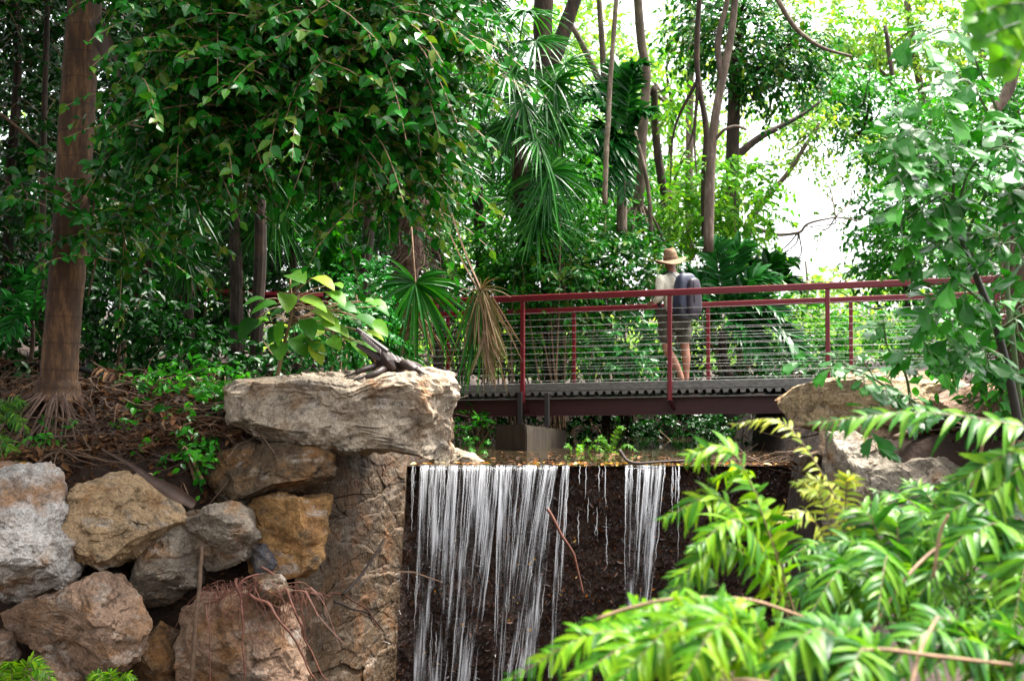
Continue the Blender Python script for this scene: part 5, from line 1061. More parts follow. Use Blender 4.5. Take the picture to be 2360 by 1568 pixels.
feather_palm("small feather palm with pale fronds left of the big palm trunk", (70, 830, 12.2), (75, 740, 12.1), [(30, 620, 11.9), (95, 640, 11.7), (-20, 700, 11.9), (140, 700, 11.9), (10, 780, 11.7)], .26, 91, 'leaf_blue', npair=20)
feather_palm("slim feather palm with fine fronds under the drooping tree", (760, 850, 14), (755, 640, 14), [(700, 560, 13.8), (800, 540, 13.7), (850, 600, 13.8), (690, 650, 13.8), (840, 690, 13.7), (760, 520, 14)], .3, 92, 'leaf_mid')
feather_palm("feather palm low behind the crocodile statue", (860, 870, 13.2), (850, 820, 13.2), [(780, 760, 13), (930, 790, 12.8), (905, 740, 13.1), (800, 840, 12.8), (960, 850, 12.7), (740, 810, 13)], .28, 93, 'leaf_mid')
feather_palm("feather palm with long fronds arching under the ramp railing", (470, 860, 16), (470, 830, 16), [(350, 760, 15.8), (420, 720, 16), (540, 730, 15.8), (600, 790, 15.7), (400, 830, 15.4), (300, 800, 15.8)], .36, 94, 'leaf_dark')

# ---------------------------------------------------------------- understorey on the left bank
sh_l = 'shrubs and saplings of the left bank'
S_ = shrub
S_("leafy vine shrub sprawling on the litter slope left of the biggest boulder", 440, 930, 11.8, 120, 85, .5, 110, .085, 8, 'leaf_mid', OVATE, 1, group=sh_l, tl=3.2, stems=8)
S_("low shrub with rounded leaves in front of the sprawling vine shrub", 390, 1000, 11.2, 100, 45, .4, 46, .09, 7, 'leaf_mid', OVATE, 2, group=sh_l, stems=6)
S_("leafy shrub at the back of the slope under the ramp railing", 370, 800, 13.5, 150, 70, .6, 120, .10, 9, 'leaf_dark', OVATE, 3, group=sh_l)
S_("dim shrub behind the foot of the big palm trunk", 290, 720, 13.2, 90, 90, .6, 110, .10, 9, 'leaf_dark', OVATE, 4, group=sh_l)
S_("dim shrub filling the ground left of the big palm trunk", 20, 800, 12.6, 80, 60, .5, 60, .10, 9, 'leaf_dark', OVATE, 5, group=sh_l)
S_("shrub of small round blue green leaflets behind the crocodile statue", 790, 770, 12.4, 110, 70, .45, 130, .055, 14, 'leaf_blue', OVATE_S, 6, group=sh_l, tl=5, wid=1.3)
S_("shrub of fine bluish leaflets left of the green hanging fan frond", 860, 680, 13, 70, 70, .45, 100, .06, 14, 'leaf_blue', OVATE_S, 7, group=sh_l, tl=5, wid=1.2)
S_("dark shrub behind the left end of the biggest boulder", 640, 850, 13.2, 110, 55, .5, 100, .09, 9, 'leaf_dark', OVATE, 8, group=sh_l)
S_("dim bush between the black palm trunk and the ramp railing", 480, 690, 16.4, 140, 60, .6, 90, .11, 9, 'leaf_dark', OVATE, 9, group=sh_l)
for i, (l_, X, Y, d, rx, ry) in enumerate((("seedling patch on the litter above the pale boulder's right corner", 120, 1010, 10.9, 40, 18), ("low leafy plant in the litter between the rounded tan boulder and the dark slab", 440, 1045, 10.9, 40, 22), ("leafy plant at the top of the slope right of the trunk's root mound", 300, 890, 12, 60, 30), ("leafy plant against the left end of the biggest boulder", 520, 890, 11.9, 45, 40))):
    S_(l_, X, Y, d, rx, ry, .25, 14 + 8 * i, .075, 7, 'leaf_mid', OVATE, 80 + i, group=sh_l, stems=4)
# sapling with big soft yellow green leaves
rng = np.random.default_rng(15); t = thing("sapling", "sapling with big soft yellow green leaves above the left end of the biggest boulder", "sapling", at(640, 880, 11.9), sh_l)
g = G().add(*tube(cr([at(635, 885, 11.9), at(655, 790, 11.85), at(672, 720, 11.8), at(668, 640, 11.8)], 14), np.linspace(.02, .008, 14), 6)); gl_ = G()
for (X, Y, d, s, dx, dz, gy) in ((668, 632, 11.6, .30, .6, .05, 0), (720, 640, 11.7, .30, 1, -.05, 0), (755, 672, 11.7, .27, 1, -.25, 0), (690, 655, 11.7, .20, -.5, -.1, 0), (640, 700, 11.6, .30, -.8, .05, 0), (690, 690, 11.5, .32, .8, 0, 0), (720, 715, 11.6, .28, .9, -.1, 0), (590, 735, 11.6, .27, -.7, -.6, 0), (650, 740, 11.5, .22, -.2, -.7, 0),
                              (700, 735, 11.5, .24, .5, -.5, 0), (745, 735, 11.6, .24, .8, -.2, 0), (780, 700, 11.8, .26, .9, -.1, 0), (720, 790, 11.7, .22, .6, -.8, 0), (820, 728, 11.6, .34, .95, -.2, 0), (855, 742, 11.6, .26, .9, -.25, 0), (610, 690, 11.7, .24, -.9, .1, 0), (660, 676, 11.5, .25, .1, -.2, 0), (760, 655, 11.8, .22, .7, .2, 0)):
    p = at(X, Y, d); D = np.array([dx, -.45 + .2 * rng.normal(), dz]); gl_.add(*place(ROUND, p, D, np.array([.25 * rng.normal(), -.32, 1.0]), [s * .82], [.8 + .3 * rng.random()], [.3]))
    g.add(*tube(cr([at(664, 700 + .2 * (Y - 680), 11.8), (at(664, 700, 11.8) + p) / 2 + np.array([0, 0, .03]), p], 8), .005, 4))
for q in range(26):
    X, Y = 600 + 270 * rng.random(), 690 + 110 * rng.random(); p = at(X, Y, 11.7 + .3 * rng.random()); D = np.array([(X - 670) / 120 + .4 * rng.normal(), -.4 + .2 * rng.normal(), -.15 + .25 * rng.normal()])
    gl_.add(*place(ROUND, p, D, np.array([.25 * rng.normal(), -.35, 1.0]), [rng.uniform(.13, .22)], [.75 + .3 * rng.random()], [.3])); c_ = at(668, 740, 11.85); g.add(*tube(cr([c_, (c_ + p) / 2 + np.array([0, 0, .04]), p], 7), .004, 4))
g.build("stem", M['stem_brown'], t, smooth=True); gl_.build("foliage", M['leaf_big'], t, smooth=True)

# ---------------------------------------------------------------- main fan palms by the bridge
fp = 'fan palms beside the bridge'
t = fan_palm("fan palm with a shaggy fibrous trunk and two fronds hanging over the bridge rail", [(930, 880, 14.4), (938, 640, 14.3), (950, 480, 14.2), (955, 330, 14.1)], 26, (957, 310, 14.0),
             [(1050, 372, 13.4, .95), (1010, 250, 13.6, .8), (900, 240, 13.7, .9), (1040, 470, 13.6, .7), (870, 360, 13.8, .9)], .50, 101, group=fp, skirt=420, bark='fibre')
rng = np.random.default_rng(102)
g = G().add(*tube(cr([at(957, 320, 14), at(945, 450, 13.2), at(950, 560, 12.9), at(957, 652, 12.8)], 16), np.linspace(.015, .009, 16), 4), 1); fan(at(957, 652, 12.8), np.array([.02, -.1, -1]), np.array([.12, -1, .3]), .66, rng, 44, 140, .38, g=g, wseg=.026, wob=.16)
g.build("frond", [M['fan'], M['stem_brown']], t)['label'] = "green frond hanging by its stalk like an open fan"
g = G()
for q in range(30):
    p0 = at(955, 700, 12.9) + rng.normal(size=3) * np.array([.05, .04, .05]); gx_ = rng.normal() * .35 + .1
    g.add(*place(STRIP, p0, np.array([gx_, -.1 + .1 * rng.normal(), -1]), np.array([0, -1, .2 * rng.normal()]) + .5 * rng.normal(size=3), [rng.uniform(.4, .75)], [.035]), 0)
g.build("dead_frond", [M['fan_dry']], t)
g = G().add(*tube(cr([at(965, 310, 14), at(1020, 440, 12.9), at(1075, 590, 12.55), at(1108, 668, 12.5)], 18), np.linspace(.013, .012, 18), 4), 1); g.add(*tube(cr([at(960, 330, 14), at(1000, 450, 13), at(1060, 590, 12.6), at(1104, 672, 12.5)], 18), np.linspace(.010, .009, 18), 4), 1)
hb = at(1108, 672, 12.5)
for q in range(170):
    k = rng.random(); ln = rng.uniform(.25, .7) if k < .85 else rng.uniform(.7, .95); dx = rng.normal() * .24 + .05; p0 = hb + rng.normal(size=3) * np.array([.025, .03, .05]) + np.array([dx * .12, 0, -.12 * rng.random()])
    mi = 0 if dx < .0 and rng.random() < .65 else 2
    g.add(*place(STRIP, p0, np.array([dx, .12 * rng.normal(), -1]), np.array([.4 * rng.normal(), -1, .3 * rng.normal()]), [ln], [rng.uniform(.015, .032)], [.12 * rng.normal()]), mi)
for q in range(26):
    p0 = at(1118 + 8 * rng.normal(), 770 + 14 * rng.normal(), 12.42); g.add(*place(STRIP, p0, np.array([.22 + .22 * rng.normal(), -.1, -1]), np.array([.4 * rng.normal(), -1, 0]), [rng.uniform(.3, .52)], [.05]), 2)
for q in range(14): g.add(*place(STRIP, hb + np.array([0, 0, .02]), np.array([rng.normal(), -.3, .15 + .4 * rng.normal()]), np.array([0, -1, .5]), [rng.uniform(.15, .35)], [.04], [.5]), 2)
g.build("dead_frond", [M['fan'], M['stem_brown'], M['fan_dry']], t)['label'] = "dry brown and yellow frond hanging in front of the bridge rail"
fan_palm("tall fan palm whose fronds fan out in front of the thick reddish trunk", [(1222, 860, 20.2), (1212, 600, 19.6), (1190, 260, 17.2)], 16, (1188, 225, 16.8),
         [(1065, 40, 15.3, 1.0), (1138, 32, 15.2, 1.15), (1075, 118, 15.2, 1.05), (1175, 162, 15.0, 1.15), (1236, 95, 15.2, 1.15), (1185, 285, 15.0, 1.0), (1238, 325, 14.9, 1.1), (1268, 395, 14.9, 1.1), (1280, 190, 15.2, 1.05), (1236, 500, 15.0, 1.0), (1100, 210, 15.4, .9), (1255, 225, 15.2, 1.1), (1290, 290, 15.3, 1.0), (1215, 30, 15.4, 1.1), (1120, 300, 15.2, .9), (1150, 95, 15.6, 1), (1010, 90, 15.5, .9), (1300, 150, 15.5, 1), (1205, 235, 15, 1), (1260, 450, 15, .9)], .56, 103, group=fp, skirt=80, nseg=40)
fan_palm("fan palm with dim fronds low behind the tall one", [(1120, 860, 20), (1110, 600, 19.8), (1100, 430, 19.4)], 13, (1100, 420, 19.4), rhubs(1100, 410, 19.2, 9, 115, 95, 8), .8, 104, group=fp, skirt=40)
fan_palm("fan palm cut by the top of the frame left of the tall one", [(1010, 860, 19), (1005, 400, 19), (1000, 40, 19)], 12, (1000, 20, 19), rhubs(1000, 15, 18.7, 8, 110, 90, 9), .75, 105, group=fp, skirt=40)

# ---------------------------------------------------------------- trunks and trees beyond the bridge
md = 'trees beyond the bridge'
T_("broadleaf_tree", "thick reddish trunk with a pale side limb behind the fan palm fronds", (1275, 850, 19), [([(1280, 880, 19), (1272, 600, 19), (1268, 300, 19), (1262, 180, 19), (1250, 60, 19), (1262, -120, 19)], 27, 22), ([(1268, 150, 19), (1300, 70, 19), (1335, -30, 19)], 20, 15)],
   [(1250, -220, 19, 260, 110, 1.5, 160)], .14, 9, M['leaf_mid'], M['bark_red'], 111, group=md)
T_("broadleaf_tree", "many stemmed pale tree standing on stilt roots left of the person's hat", (1472, 545, 20.5), [([(1468, 490, 20.5), (1478, 400, 20.5), (1478, 330, 20.5), (1488, 180, 20.5), (1478, 100, 20.5), (1463, -60, 20.5)], 13, 10), ([(1478, 330, 20.5), (1432, 262, 20.5), (1396, 200, 20.4), (1386, 80, 20.3), (1376, -60, 20.3)], 10, 6), ([(1400, 225, 20.4), (1345, 110, 20.4), (1300, 30, 20.4)], 8, 6), ([(1440, 270, 20.4), (1460, 300, 20.3), (1490, 420, 20.2), (1500, 560, 20.2)], 5, 5)] +
   [([(1470 + 3 * k, 465 + abs(k) * 2, 20.5), (1470 + 9 * k, 505, 20.4 - .05 * (k % 3)), (1470 + 15 * k, 560, 20.4 - .1 * (k % 3))], 3.2, 3) for k in range(-4, 5)],
   [(1400, -160, 20.4, 200, 90, 1.2, 110)], .12, 9, M['leaf_light'], M['bark_pale'], 112, group=md)
T_("slender_palm", "very thin ringed palm stem in front of the many stemmed pale tree", (1395, 470, 18.2), [([(1394, 470, 18.2), (1399, 320, 18.2), (1405, 200, 18.2), (1418, 20, 18.2), (1422, -80, 18.2)], 6.5, 5)], [], .1, 5, M['leaf_mid'], M['bark_ring'], 113, cat='palm')
T_("pandanus_tree", "brown trunk with stilt roots between the pale tree and the grey forked tree", (1535, 500, 23), [([(1540, 480, 23), (1522, 400, 23), (1510, 300, 23), (1506, 200, 23)], 11, 8)] + [([(1538 + 2 * k, 440, 23), (1540 + 9 * k, 490, 22.9), (1542 + 14 * k, 540, 22.9)], 3, 3) for k in range(-3, 4)],
   [(1520, 190, 23, 70, 70, .6, 50)], .16, 9, M['leaf_light'], M['bark_red'], 114, group=md)
T_("broadleaf_tree", "pale grey tree with a forked trunk right of the person's hat", (1635, 560, 18.5), [([(1632, 580, 18.5), (1636, 420, 18.5), (1645, 290, 18.5), (1664, 180, 18.5), (1686, 60, 18.5), (1700, -80, 18.5)], 12, 8), ([(1662, 190, 18.5), (1655, 100, 18.5), (1672, 20, 18.4), (1690, -60, 18.4)], 8, 6), ([(1645, 325, 18.5), (1668, 300, 18.4), (1696, 292, 18.4), (1720, 300, 18.4)], 4.5, 3)],
   [(1690, -190, 18.5, 160, 90, 1.0, 90)], .12, 9, M['leaf_mid'], M['bark_pale'], 115, group=md)
T_("broadleaf_tree", "straight dark trunked tree with a dense dark crown right of the grey forked tree", (1685, 560, 22), [([(1684, 600, 22), (1688, 350, 22), (1694, 180, 22), (1702, 40, 22), (1705, -80, 22)], 17, 12), ([(1696, 230, 22), (1735, 165, 22), (1790, 120, 21.8)], 9, 4), ([(1690, 365, 22), (1745, 320, 22.2), (1800, 290, 22.4), (1845, 265, 22.5), (1890, 235, 22.6)], 10, 3)],
   [(1630, 50, 22, 90, 70, .7, 110), (1725, 110, 21.6, 110, 75, .8, 170), (1810, 120, 21.6, 90, 60, .7, 120), (1770, 185, 21.6, 80, 40, .6, 80), (1650, 120, 22, 60, 50, .6, 60), (1850, 160, 21.8, 60, 50, .6, 60), (1700, 10, 22, 120, 60, .8, 110)], .13, 9, M['leaf_gloss'], M['bark_dark'], 116, group=md)
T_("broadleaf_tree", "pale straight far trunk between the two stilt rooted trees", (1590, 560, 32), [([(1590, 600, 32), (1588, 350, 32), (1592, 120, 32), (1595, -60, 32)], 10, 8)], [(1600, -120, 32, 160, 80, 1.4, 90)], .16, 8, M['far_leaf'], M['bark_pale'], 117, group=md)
T_("broadleaf_tree", "slender brown curving stem left of the grey forked tree", (1622, 560, 20), [([(1625, 580, 20), (1622, 400, 20), (1628, 300, 20), (1609, 180, 20), (1606, 100, 20), (1616, -60, 20)], 8, 6)], [(1600, 420, 20, 50, 60, .5, 36)], .13, 8, M['leaf_light'], M['bark_red'], 118, group=md)
T_("broadleaf_tree", "leaning bare branched tree against the white sky right of the dark trunk", (1710, 600, 24), [([(1705, 610, 24), (1735, 500, 24), (1775, 445, 24), (1818, 395, 24), (1860, 330, 24), (1890, 290, 24)], 10, 3), ([(1740, 525, 24), (1790, 540, 24), (1840, 535, 24), (1862, 515, 24), (1925, 500, 24)], 5, 2), ([(1765, 460, 24), (1715, 470, 24)], 5, 3)],
   [(1900, 320, 24.5, 110, 50, 1.0, 66), (1850, 385, 24.5, 80, 30, .8, 22), (1810, 260, 24.5, 100, 50, .9, 60), (1950, 420, 25, 50, 30, .7, 12), (1900, 510, 25, 70, 18, .7, 7), (1780, 600, 25, 50, 22, .6, 9)], .12, 8, M['far_leaf'], M['bark_pale'], 119, group=md, br=2)
T_("broadleaf_tree", "pale fallen looking bough crossing the top right of the dark trunk's crown", (1895, 200, 20), [([(1780, -20, 20), (1815, 40, 20), (1850, 80, 20), (1900, 112, 20), (1960, 130, 20.2)], 7, 3)], [], .1, 5, M['leaf_mid'], M['bark_pale'], 120, group=md, cat='branch')
feather_palm("palm with long bluish drooping fronds between the slender stems", (1432, 540, 19.6), (1437, 330, 19.6), [(1478, 150, 19.2, 1.0), (1380, 440, 19.0, .9), (1300, 250, 19.2, 1.0), (1400, 450, 18.9, 1.0), (1335, 360, 19, 1), (1440, 460, 18.9, .9), (1500, 260, 19.3, .9), (1370, 200, 19.8, 1.0), (1350, 440, 19, 1), (1420, 160, 20, 1)], .42, 121, 'cycad', npair=46, rise=.35, r=.07, bark='bark_pale', sag=.35, group=fp)
ar = 'airy trees on the upper right'
T_("broadleaf_tree", "airy pale leaved tree in the top right whose crown spans to the frame's corner", (2200, 620, 30), [([(2210, 700, 30), (2190, 450, 30), (2120, 200, 30), (2080, -60, 30)], 12, 7), ([(2150, 280, 30), (2010, 150, 30), (1900, 90, 30)], 7, 3), ([(2150, 280, 30), (2260, 140, 30), (2330, 60, 30)], 7, 3)],
   [(1880, 60, 30, 130, 80, 1.8, 150), (2010, 50, 30, 130, 90, 1.8, 170), (2140, 60, 30, 140, 90, 1.8, 190), (2280, 110, 30, 130, 110, 1.8, 180), (1970, 140, 30, 90, 60, 1.4, 80), (2180, 190, 30, 130, 70, 1.6, 130)], .16, 9, M['far_leaf'], M['bark_pale'], 131, group=ar)
T_("broadleaf_tree", "tree with dark green leaf clumps hanging right of the white sky gap", (2085, 680, 26), [([(2088, 720, 26), (2085, 560, 26), (2090, 400, 26), (2060, 200, 26), (2040, 60, 26)], 8, 5), ([(2085, 420, 26), (1990, 300, 26), (1920, 210, 26)], 5, 3)],
   [(1930, 190, 26, 85, 60, 1.1, 120), (1900, 250, 26, 90, 45, 1.0, 90), (2010, 250, 26, 90, 60, 1.1, 130), (2080, 330, 26, 110, 60, 1.2, 170), (2000, 340, 26, 60, 40, .8, 50), (2160, 330, 26, 110, 90, 1.2, 190)], .14, 9, M['leaf_mid'], M['bark_dark'], 132, group=ar)
T_("broadleaf_tree", "leafy tree standing just past the right end of the bridge", (2090, 760, 24.5), [([(2092, 800, 24.5), (2088, 640, 24.5), (2080, 500, 24.5)], 9, 6)],
   [(2060, 480, 24.5, 80, 60, 1.0, 100), (2030, 560, 24.5, 55, 60, .9, 80), (2120, 590, 24.5, 130, 90, 1.1, 230), (2045, 630, 24.5, 50, 40, .8, 50), (2220, 500, 25, 130, 110, 1.2, 240), (2330, 600, 25, 100, 120, 1.2, 200)], .14, 9, M['leaf_mid'], M['bark_dark'], 133, group=ar)
T_("broadleaf_tree", "dense green tree at the right frame edge behind the fishtail palm", (2330, 700, 22), [([(2330, 760, 22), (2320, 500, 22), (2345, 300, 22), (2300, 100, 22)], 12, 8)],
   [(2300, 330, 22, 130, 110, 1.2, 190), (2380, 180, 22, 120, 120, 1.2, 150), (2260, 240, 22, 100, 70, 1.0, 110), (2360, 480, 22, 110, 120, 1.1, 170)], .14, 9, M['leaf_mid'], M['bark_pale'], 134, group=ar)
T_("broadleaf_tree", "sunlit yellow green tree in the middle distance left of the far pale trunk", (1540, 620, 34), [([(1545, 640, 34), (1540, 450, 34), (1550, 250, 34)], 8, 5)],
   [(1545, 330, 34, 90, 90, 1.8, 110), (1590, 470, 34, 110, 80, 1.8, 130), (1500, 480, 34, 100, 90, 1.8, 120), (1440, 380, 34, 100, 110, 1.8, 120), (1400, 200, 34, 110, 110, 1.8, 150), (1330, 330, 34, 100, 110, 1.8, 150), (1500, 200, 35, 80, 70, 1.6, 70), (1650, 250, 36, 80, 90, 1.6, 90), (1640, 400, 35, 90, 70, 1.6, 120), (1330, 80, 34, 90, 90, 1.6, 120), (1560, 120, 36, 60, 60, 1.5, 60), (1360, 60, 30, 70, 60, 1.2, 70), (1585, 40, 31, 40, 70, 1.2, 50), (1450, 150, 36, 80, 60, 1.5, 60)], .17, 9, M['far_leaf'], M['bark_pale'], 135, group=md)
T_("broadleaf_tree", "hazy pale tree low in the white sky gap above the bridge rail", (1860, 690, 60), [([(1860, 720, 60), (1860, 650, 60), (1855, 600, 60)], 4, 2)],
   [(1830, 665, 60, 80, 30, 3, 60), (1920, 672, 60, 90, 28, 3, 60)], .3, 8, M['far_leaf'], M['bark_pale'], 136, group=ar)

T_("bough", "thick pale bough slanting across the right frame edge above the fishtail palm", (2420, -40, 13.5), [([(2265, 300, 13.5), (2290, 262, 13.5), (2325, 205, 13.5), (2340, 140, 13.5), (2375, 50, 13.5), (2440, -80, 13.5)], 12, 17)], [], .1, 5, M['leaf_mid'], M['bark_pale'], 138, cat='branch')
bs = 'shrubs behind the bridge'
S_("bright leafy climber bush around the foot of the dark trunk", 1690, 470, 20.8, 110, 110, .6, 200, .14, 8, 'leaf_light', OVATE_S, 21, group=bs)
S_("bright bush between the stilt roots and the grey forked trunk", 1580, 520, 21, 90, 70, .6, 130, .14, 8, 'leaf_light', OVATE_S, 22, group=bs)
S_("shrub with pale glossy leaves in tiers left of the person", 1445, 620, 19.6, 100, 100, .6, 200, .13, 9, 'leaf_gloss', OVATE_S, 23, group=bs)
S_("wide shrub with pale glossy leaves behind the rail, right of the dry hanging frond", 1300, 610, 19.8, 140, 90, .7, 250, .125, 9, 'leaf_gloss', OVATE_S, 24, group=bs)
S_("leafy bush hiding the middle of the thick reddish trunk", 1285, 400, 18.6, 75, 110, .5, 170, .12, 9, 'leaf_mid', OVATE_S, 44, group=bs)
S_("leafy bush hiding the foot of the thick reddish trunk", 1275, 640, 18.7, 100, 120, .45, 210, .12, 9, 'leaf_gloss', OVATE_S, 45, group=bs)
S_("narrow bush wrapped around the lower trunk of the tall fan palm", 1200, 640, 18.9, 70, 150, .4, 210, .11, 9, 'leaf_mid', OVATE_S, 46, group=bs)
S_("yellow green shrub right behind the green hanging fan frond", 1090, 590, 19.5, 110, 80, .6, 190, .11, 9, 'leaf_mid', OVATE_S, 25, group=bs)
S_("fine leaved shrub below the tall fan palm", 1180, 500, 20.5, 120, 80, .7, 200, .10, 10, 'leaf_mid', OVATE_S, 26, group=bs)
S_("leafy shrub below the bluish drooping palm", 1350, 500, 20.6, 110, 80, .7, 190, .13, 9, 'leaf_mid', OVATE_S, 27, group=bs)
S_("small leaved shrub behind the near rail, right of its first post", 1290, 790, 19.4, 130, 90, .7, 220, .10, 9, 'leaf_mid', OVATE_S, 28, group=bs)
S_("shrub with rows of pale pointed leaves behind the wires left of the person", 1430, 800, 19.2, 90, 70, .5, 120, .13, 11, 'leaf_blue', OVATE_S, 29, group=bs, tl=4)
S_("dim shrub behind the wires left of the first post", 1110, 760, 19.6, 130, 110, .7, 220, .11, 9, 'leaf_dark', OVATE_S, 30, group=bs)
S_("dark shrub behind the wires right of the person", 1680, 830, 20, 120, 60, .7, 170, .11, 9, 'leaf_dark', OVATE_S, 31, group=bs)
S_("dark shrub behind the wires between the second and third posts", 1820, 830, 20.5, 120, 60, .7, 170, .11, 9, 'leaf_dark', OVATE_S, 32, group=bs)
S_("glossy shrub behind the person's backpack", 1690, 690, 20, 90, 60, .6, 110, .13, 9, 'leaf_gloss', OVATE_S, 33, group=bs)
S_("leafy shrub behind the wires right of the third post", 2000, 790, 21, 120, 80, .7, 190, .11, 9, 'leaf_mid', OVATE_S, 34, group=bs)
S_("dim leafy shrub behind the far right bay of the bridge", 2190, 780, 21.5, 150, 100, .8, 260, .12, 9, 'leaf_mid', OVATE_S, 35, group=bs)
S_("yellowish shrub peeping over the rail below the white sky", 1860, 755, 23, 90, 35, .7, 60, .12, 9, 'leaf_light', OVATE_S, 36, group=bs)
S_("tall dense bush in the shade behind the reddish trunk", 1250, 360, 23, 170, 150, .9, 330, .14, 9, 'leaf_mid', OVATE_S, 37, group=bs)
S_("tall dense bush in the middle behind the slender stems", 1400, 420, 24, 130, 130, .9, 240, .14, 9, 'leaf_mid', OVATE_S, 38, group=bs)
S_("tall shaded bush between the drooping tree and the tall fan palm", 1080, 330, 22.5, 130, 160, .9, 300, .14, 9, 'leaf_mid', OVATE_S, 39, group=bs)
S_("shrub high on the left of the reddish trunk near the frame's top", 1150, 90, 24, 160, 130, .9, 230, .15, 9, 'leaf_light', OVATE_S, 40, group=bs, stems=3)
S_("dim shrub filling the background behind the first rail bay", 1240, 700, 22.5, 160, 110, .8, 240, .13, 9, 'leaf_dark', OVATE_S, 41, group=bs)
S_("dim shrub filling the background behind the person", 1500, 750, 22.5, 150, 110, .8, 230, .13, 9, 'leaf_dark', OVATE_S, 42, group=bs)
S_("dim bush behind the dark shrub of the second bay", 1760, 740, 24, 130, 90, .8, 150, .13, 9, 'leaf_mid', OVATE_S, 43, group=bs)
feather_palm("big feather palm arching behind the wires right of the person", (1680, 870, 19.4), (1665, 760, 19.4), [(1560, 640, 19.4), (1640, 560, 19.6), (1720, 560, 19.6), (1790, 640, 19.2), (1860, 830, 18.8, 1.2), (1800, 720, 18.9, 1.1), (1590, 700, 19), (1760, 830, 18.7)], .46, 141, 'cycad', npair=34, rise=.3, r=.06, group=fp)
feather_palm("dark leaved young palm beside the leaning branched tree, over the rail", (1750, 860, 20.6), (1745, 690, 20.6), [(1800, 590, 20.5), (1830, 600, 20.6), (1850, 660, 20.3), (1720, 600, 20.4), (1790, 640, 20.3)], .40, 142, 'leaf_dark', npair=18, wrel=1.6, group=fp)
ub = 'low plants under the bridge'
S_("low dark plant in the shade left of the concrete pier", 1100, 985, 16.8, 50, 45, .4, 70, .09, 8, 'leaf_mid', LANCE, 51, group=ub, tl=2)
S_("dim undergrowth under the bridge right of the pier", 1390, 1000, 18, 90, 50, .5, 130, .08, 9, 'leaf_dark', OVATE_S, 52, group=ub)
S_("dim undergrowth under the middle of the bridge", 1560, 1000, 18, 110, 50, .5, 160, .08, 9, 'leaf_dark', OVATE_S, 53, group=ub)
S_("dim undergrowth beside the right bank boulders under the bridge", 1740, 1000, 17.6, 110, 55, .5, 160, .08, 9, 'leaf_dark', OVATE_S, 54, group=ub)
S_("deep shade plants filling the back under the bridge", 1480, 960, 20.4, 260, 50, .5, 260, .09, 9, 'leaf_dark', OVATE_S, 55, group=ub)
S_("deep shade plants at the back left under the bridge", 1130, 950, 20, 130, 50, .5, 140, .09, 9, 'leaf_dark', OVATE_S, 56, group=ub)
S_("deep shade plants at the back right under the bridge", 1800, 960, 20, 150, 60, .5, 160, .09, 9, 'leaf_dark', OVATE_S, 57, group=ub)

# far wood closing the horizon (one uncountable mass)
rng = np.random.default_rng(150); g = G()
bl = []
for k in range(70):
    X = rng.uniform(-900, 3200); d = rng.uniform(45, 80); top = np.interp(X, [-900, 900, 1300, 1650, 1800, 1950, 2050, 2200, 3200], [250, 250, 330, 480, 690, 700, 640, 420, 300])
    Y = rng.uniform(top, 850); bl.append(pblob(X, Y, d, 110, 80, 3.0, 42))
for k in range(60): bl.append(pblob(-900 + 70 * k + rng.uniform(-20, 20), rng.uniform(790, 850), rng.uniform(40, 50), 60, 45, 2.0, 34))
crown(g, bl, .42, 8, DIAM, rng, 1, .3, 0, 3, shell=.2)
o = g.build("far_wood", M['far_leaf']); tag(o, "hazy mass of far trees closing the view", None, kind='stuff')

# ---------------------------------------------------------------- right foreground: fishtail palm
rng = np.random.default_rng(160); ft = thing("fishtail_palm", "fishtail palm with ragged pale green leaflets and a black stem in the right foreground", "palm", at(2340, 960, 7.2))
G().add(*tube(cr([at(2352, 1010, 7.2), at(2325, 870, 7.15), at(2290, 740, 7.1), at(2250, 640, 7.1), at(2195, 510, 7.05), at(2160, 430, 7.0)], 24), np.linspace(.028, .014, 24), 8)).build("stem", M['stem_black'], ft, smooth=True)
G().add(*tube(cr([at(2352, 960, 7.6), at(2335, 800, 7.5), at(2320, 640, 7.5), at(2330, 400, 7.5)], 14), np.linspace(.02, .012, 14), 8)).build("stem", M['stem_green'], ft, smooth=True)
def ftfrond(pts, npin, plen, lf, per, seed):
    if pts[-1][1] < 760: pts = [pts[0]] + [(a + 45 if a < 2200 else a, b, c) for a, b, c in pts[1:]]
    npin = max(5, int(npin * .8)); rng = np.random.default_rng(seed); g = G(); P = cr([at(*q) for q in pts], 24); t = nrm(np.gradient(P, axis=0)); g.add(*tube(P, np.linspace(.010, .003, 24), 4), 1)
    for k in range(npin):
        u = (k + .6) / npin; i = int(u * 22) + 1; q = P[i]; sg = 1 if k % 2 else -1
        side = nrm(np.cross(t[i], np.array([0, -.7, .7]))); d = nrm(t[i] * .7 + side * sg * .8 + np.array([0, -.15, -.12]) + .12 * rng.normal(size=3)); L = plen * (1 - .45 * u) * rng.uniform(.8, 1.1)
        pts2 = cr([q, q + d * L * .55 + np.array([0, 0, .02]), q + d * L + np.array([0, 0, -.22 * L])], 8); g.add(*tube(pts2, np.linspace(.005, .002, 8), 3), 1)
        for m_ in range(per):
            v = (m_ + .8) / per; j = min(7, int(v * 7.5)); s2 = 1 if m_ % 2 else -1; dd = nrm(d * .75 + nrm(np.cross(d, np.array([0, -.6, .8]))) * s2 * .75 + np.array([0, 0, -.18]) + .22 * rng.normal(size=3))
            g.add(*place(FISH, pts2[j], dd, np.array([.35 * rng.normal(), -.35 + .3 * rng.normal(), 1.0]), [lf * .92 * rng.uniform(.7, 1.25)], [rng.uniform(.8, 1.25) * (1 if rng.random() < .5 else -1)], [rng.uniform(.0, .35)]), 0)
    g.build("frond", [M['fishtail'], M['stem_green']], ft)
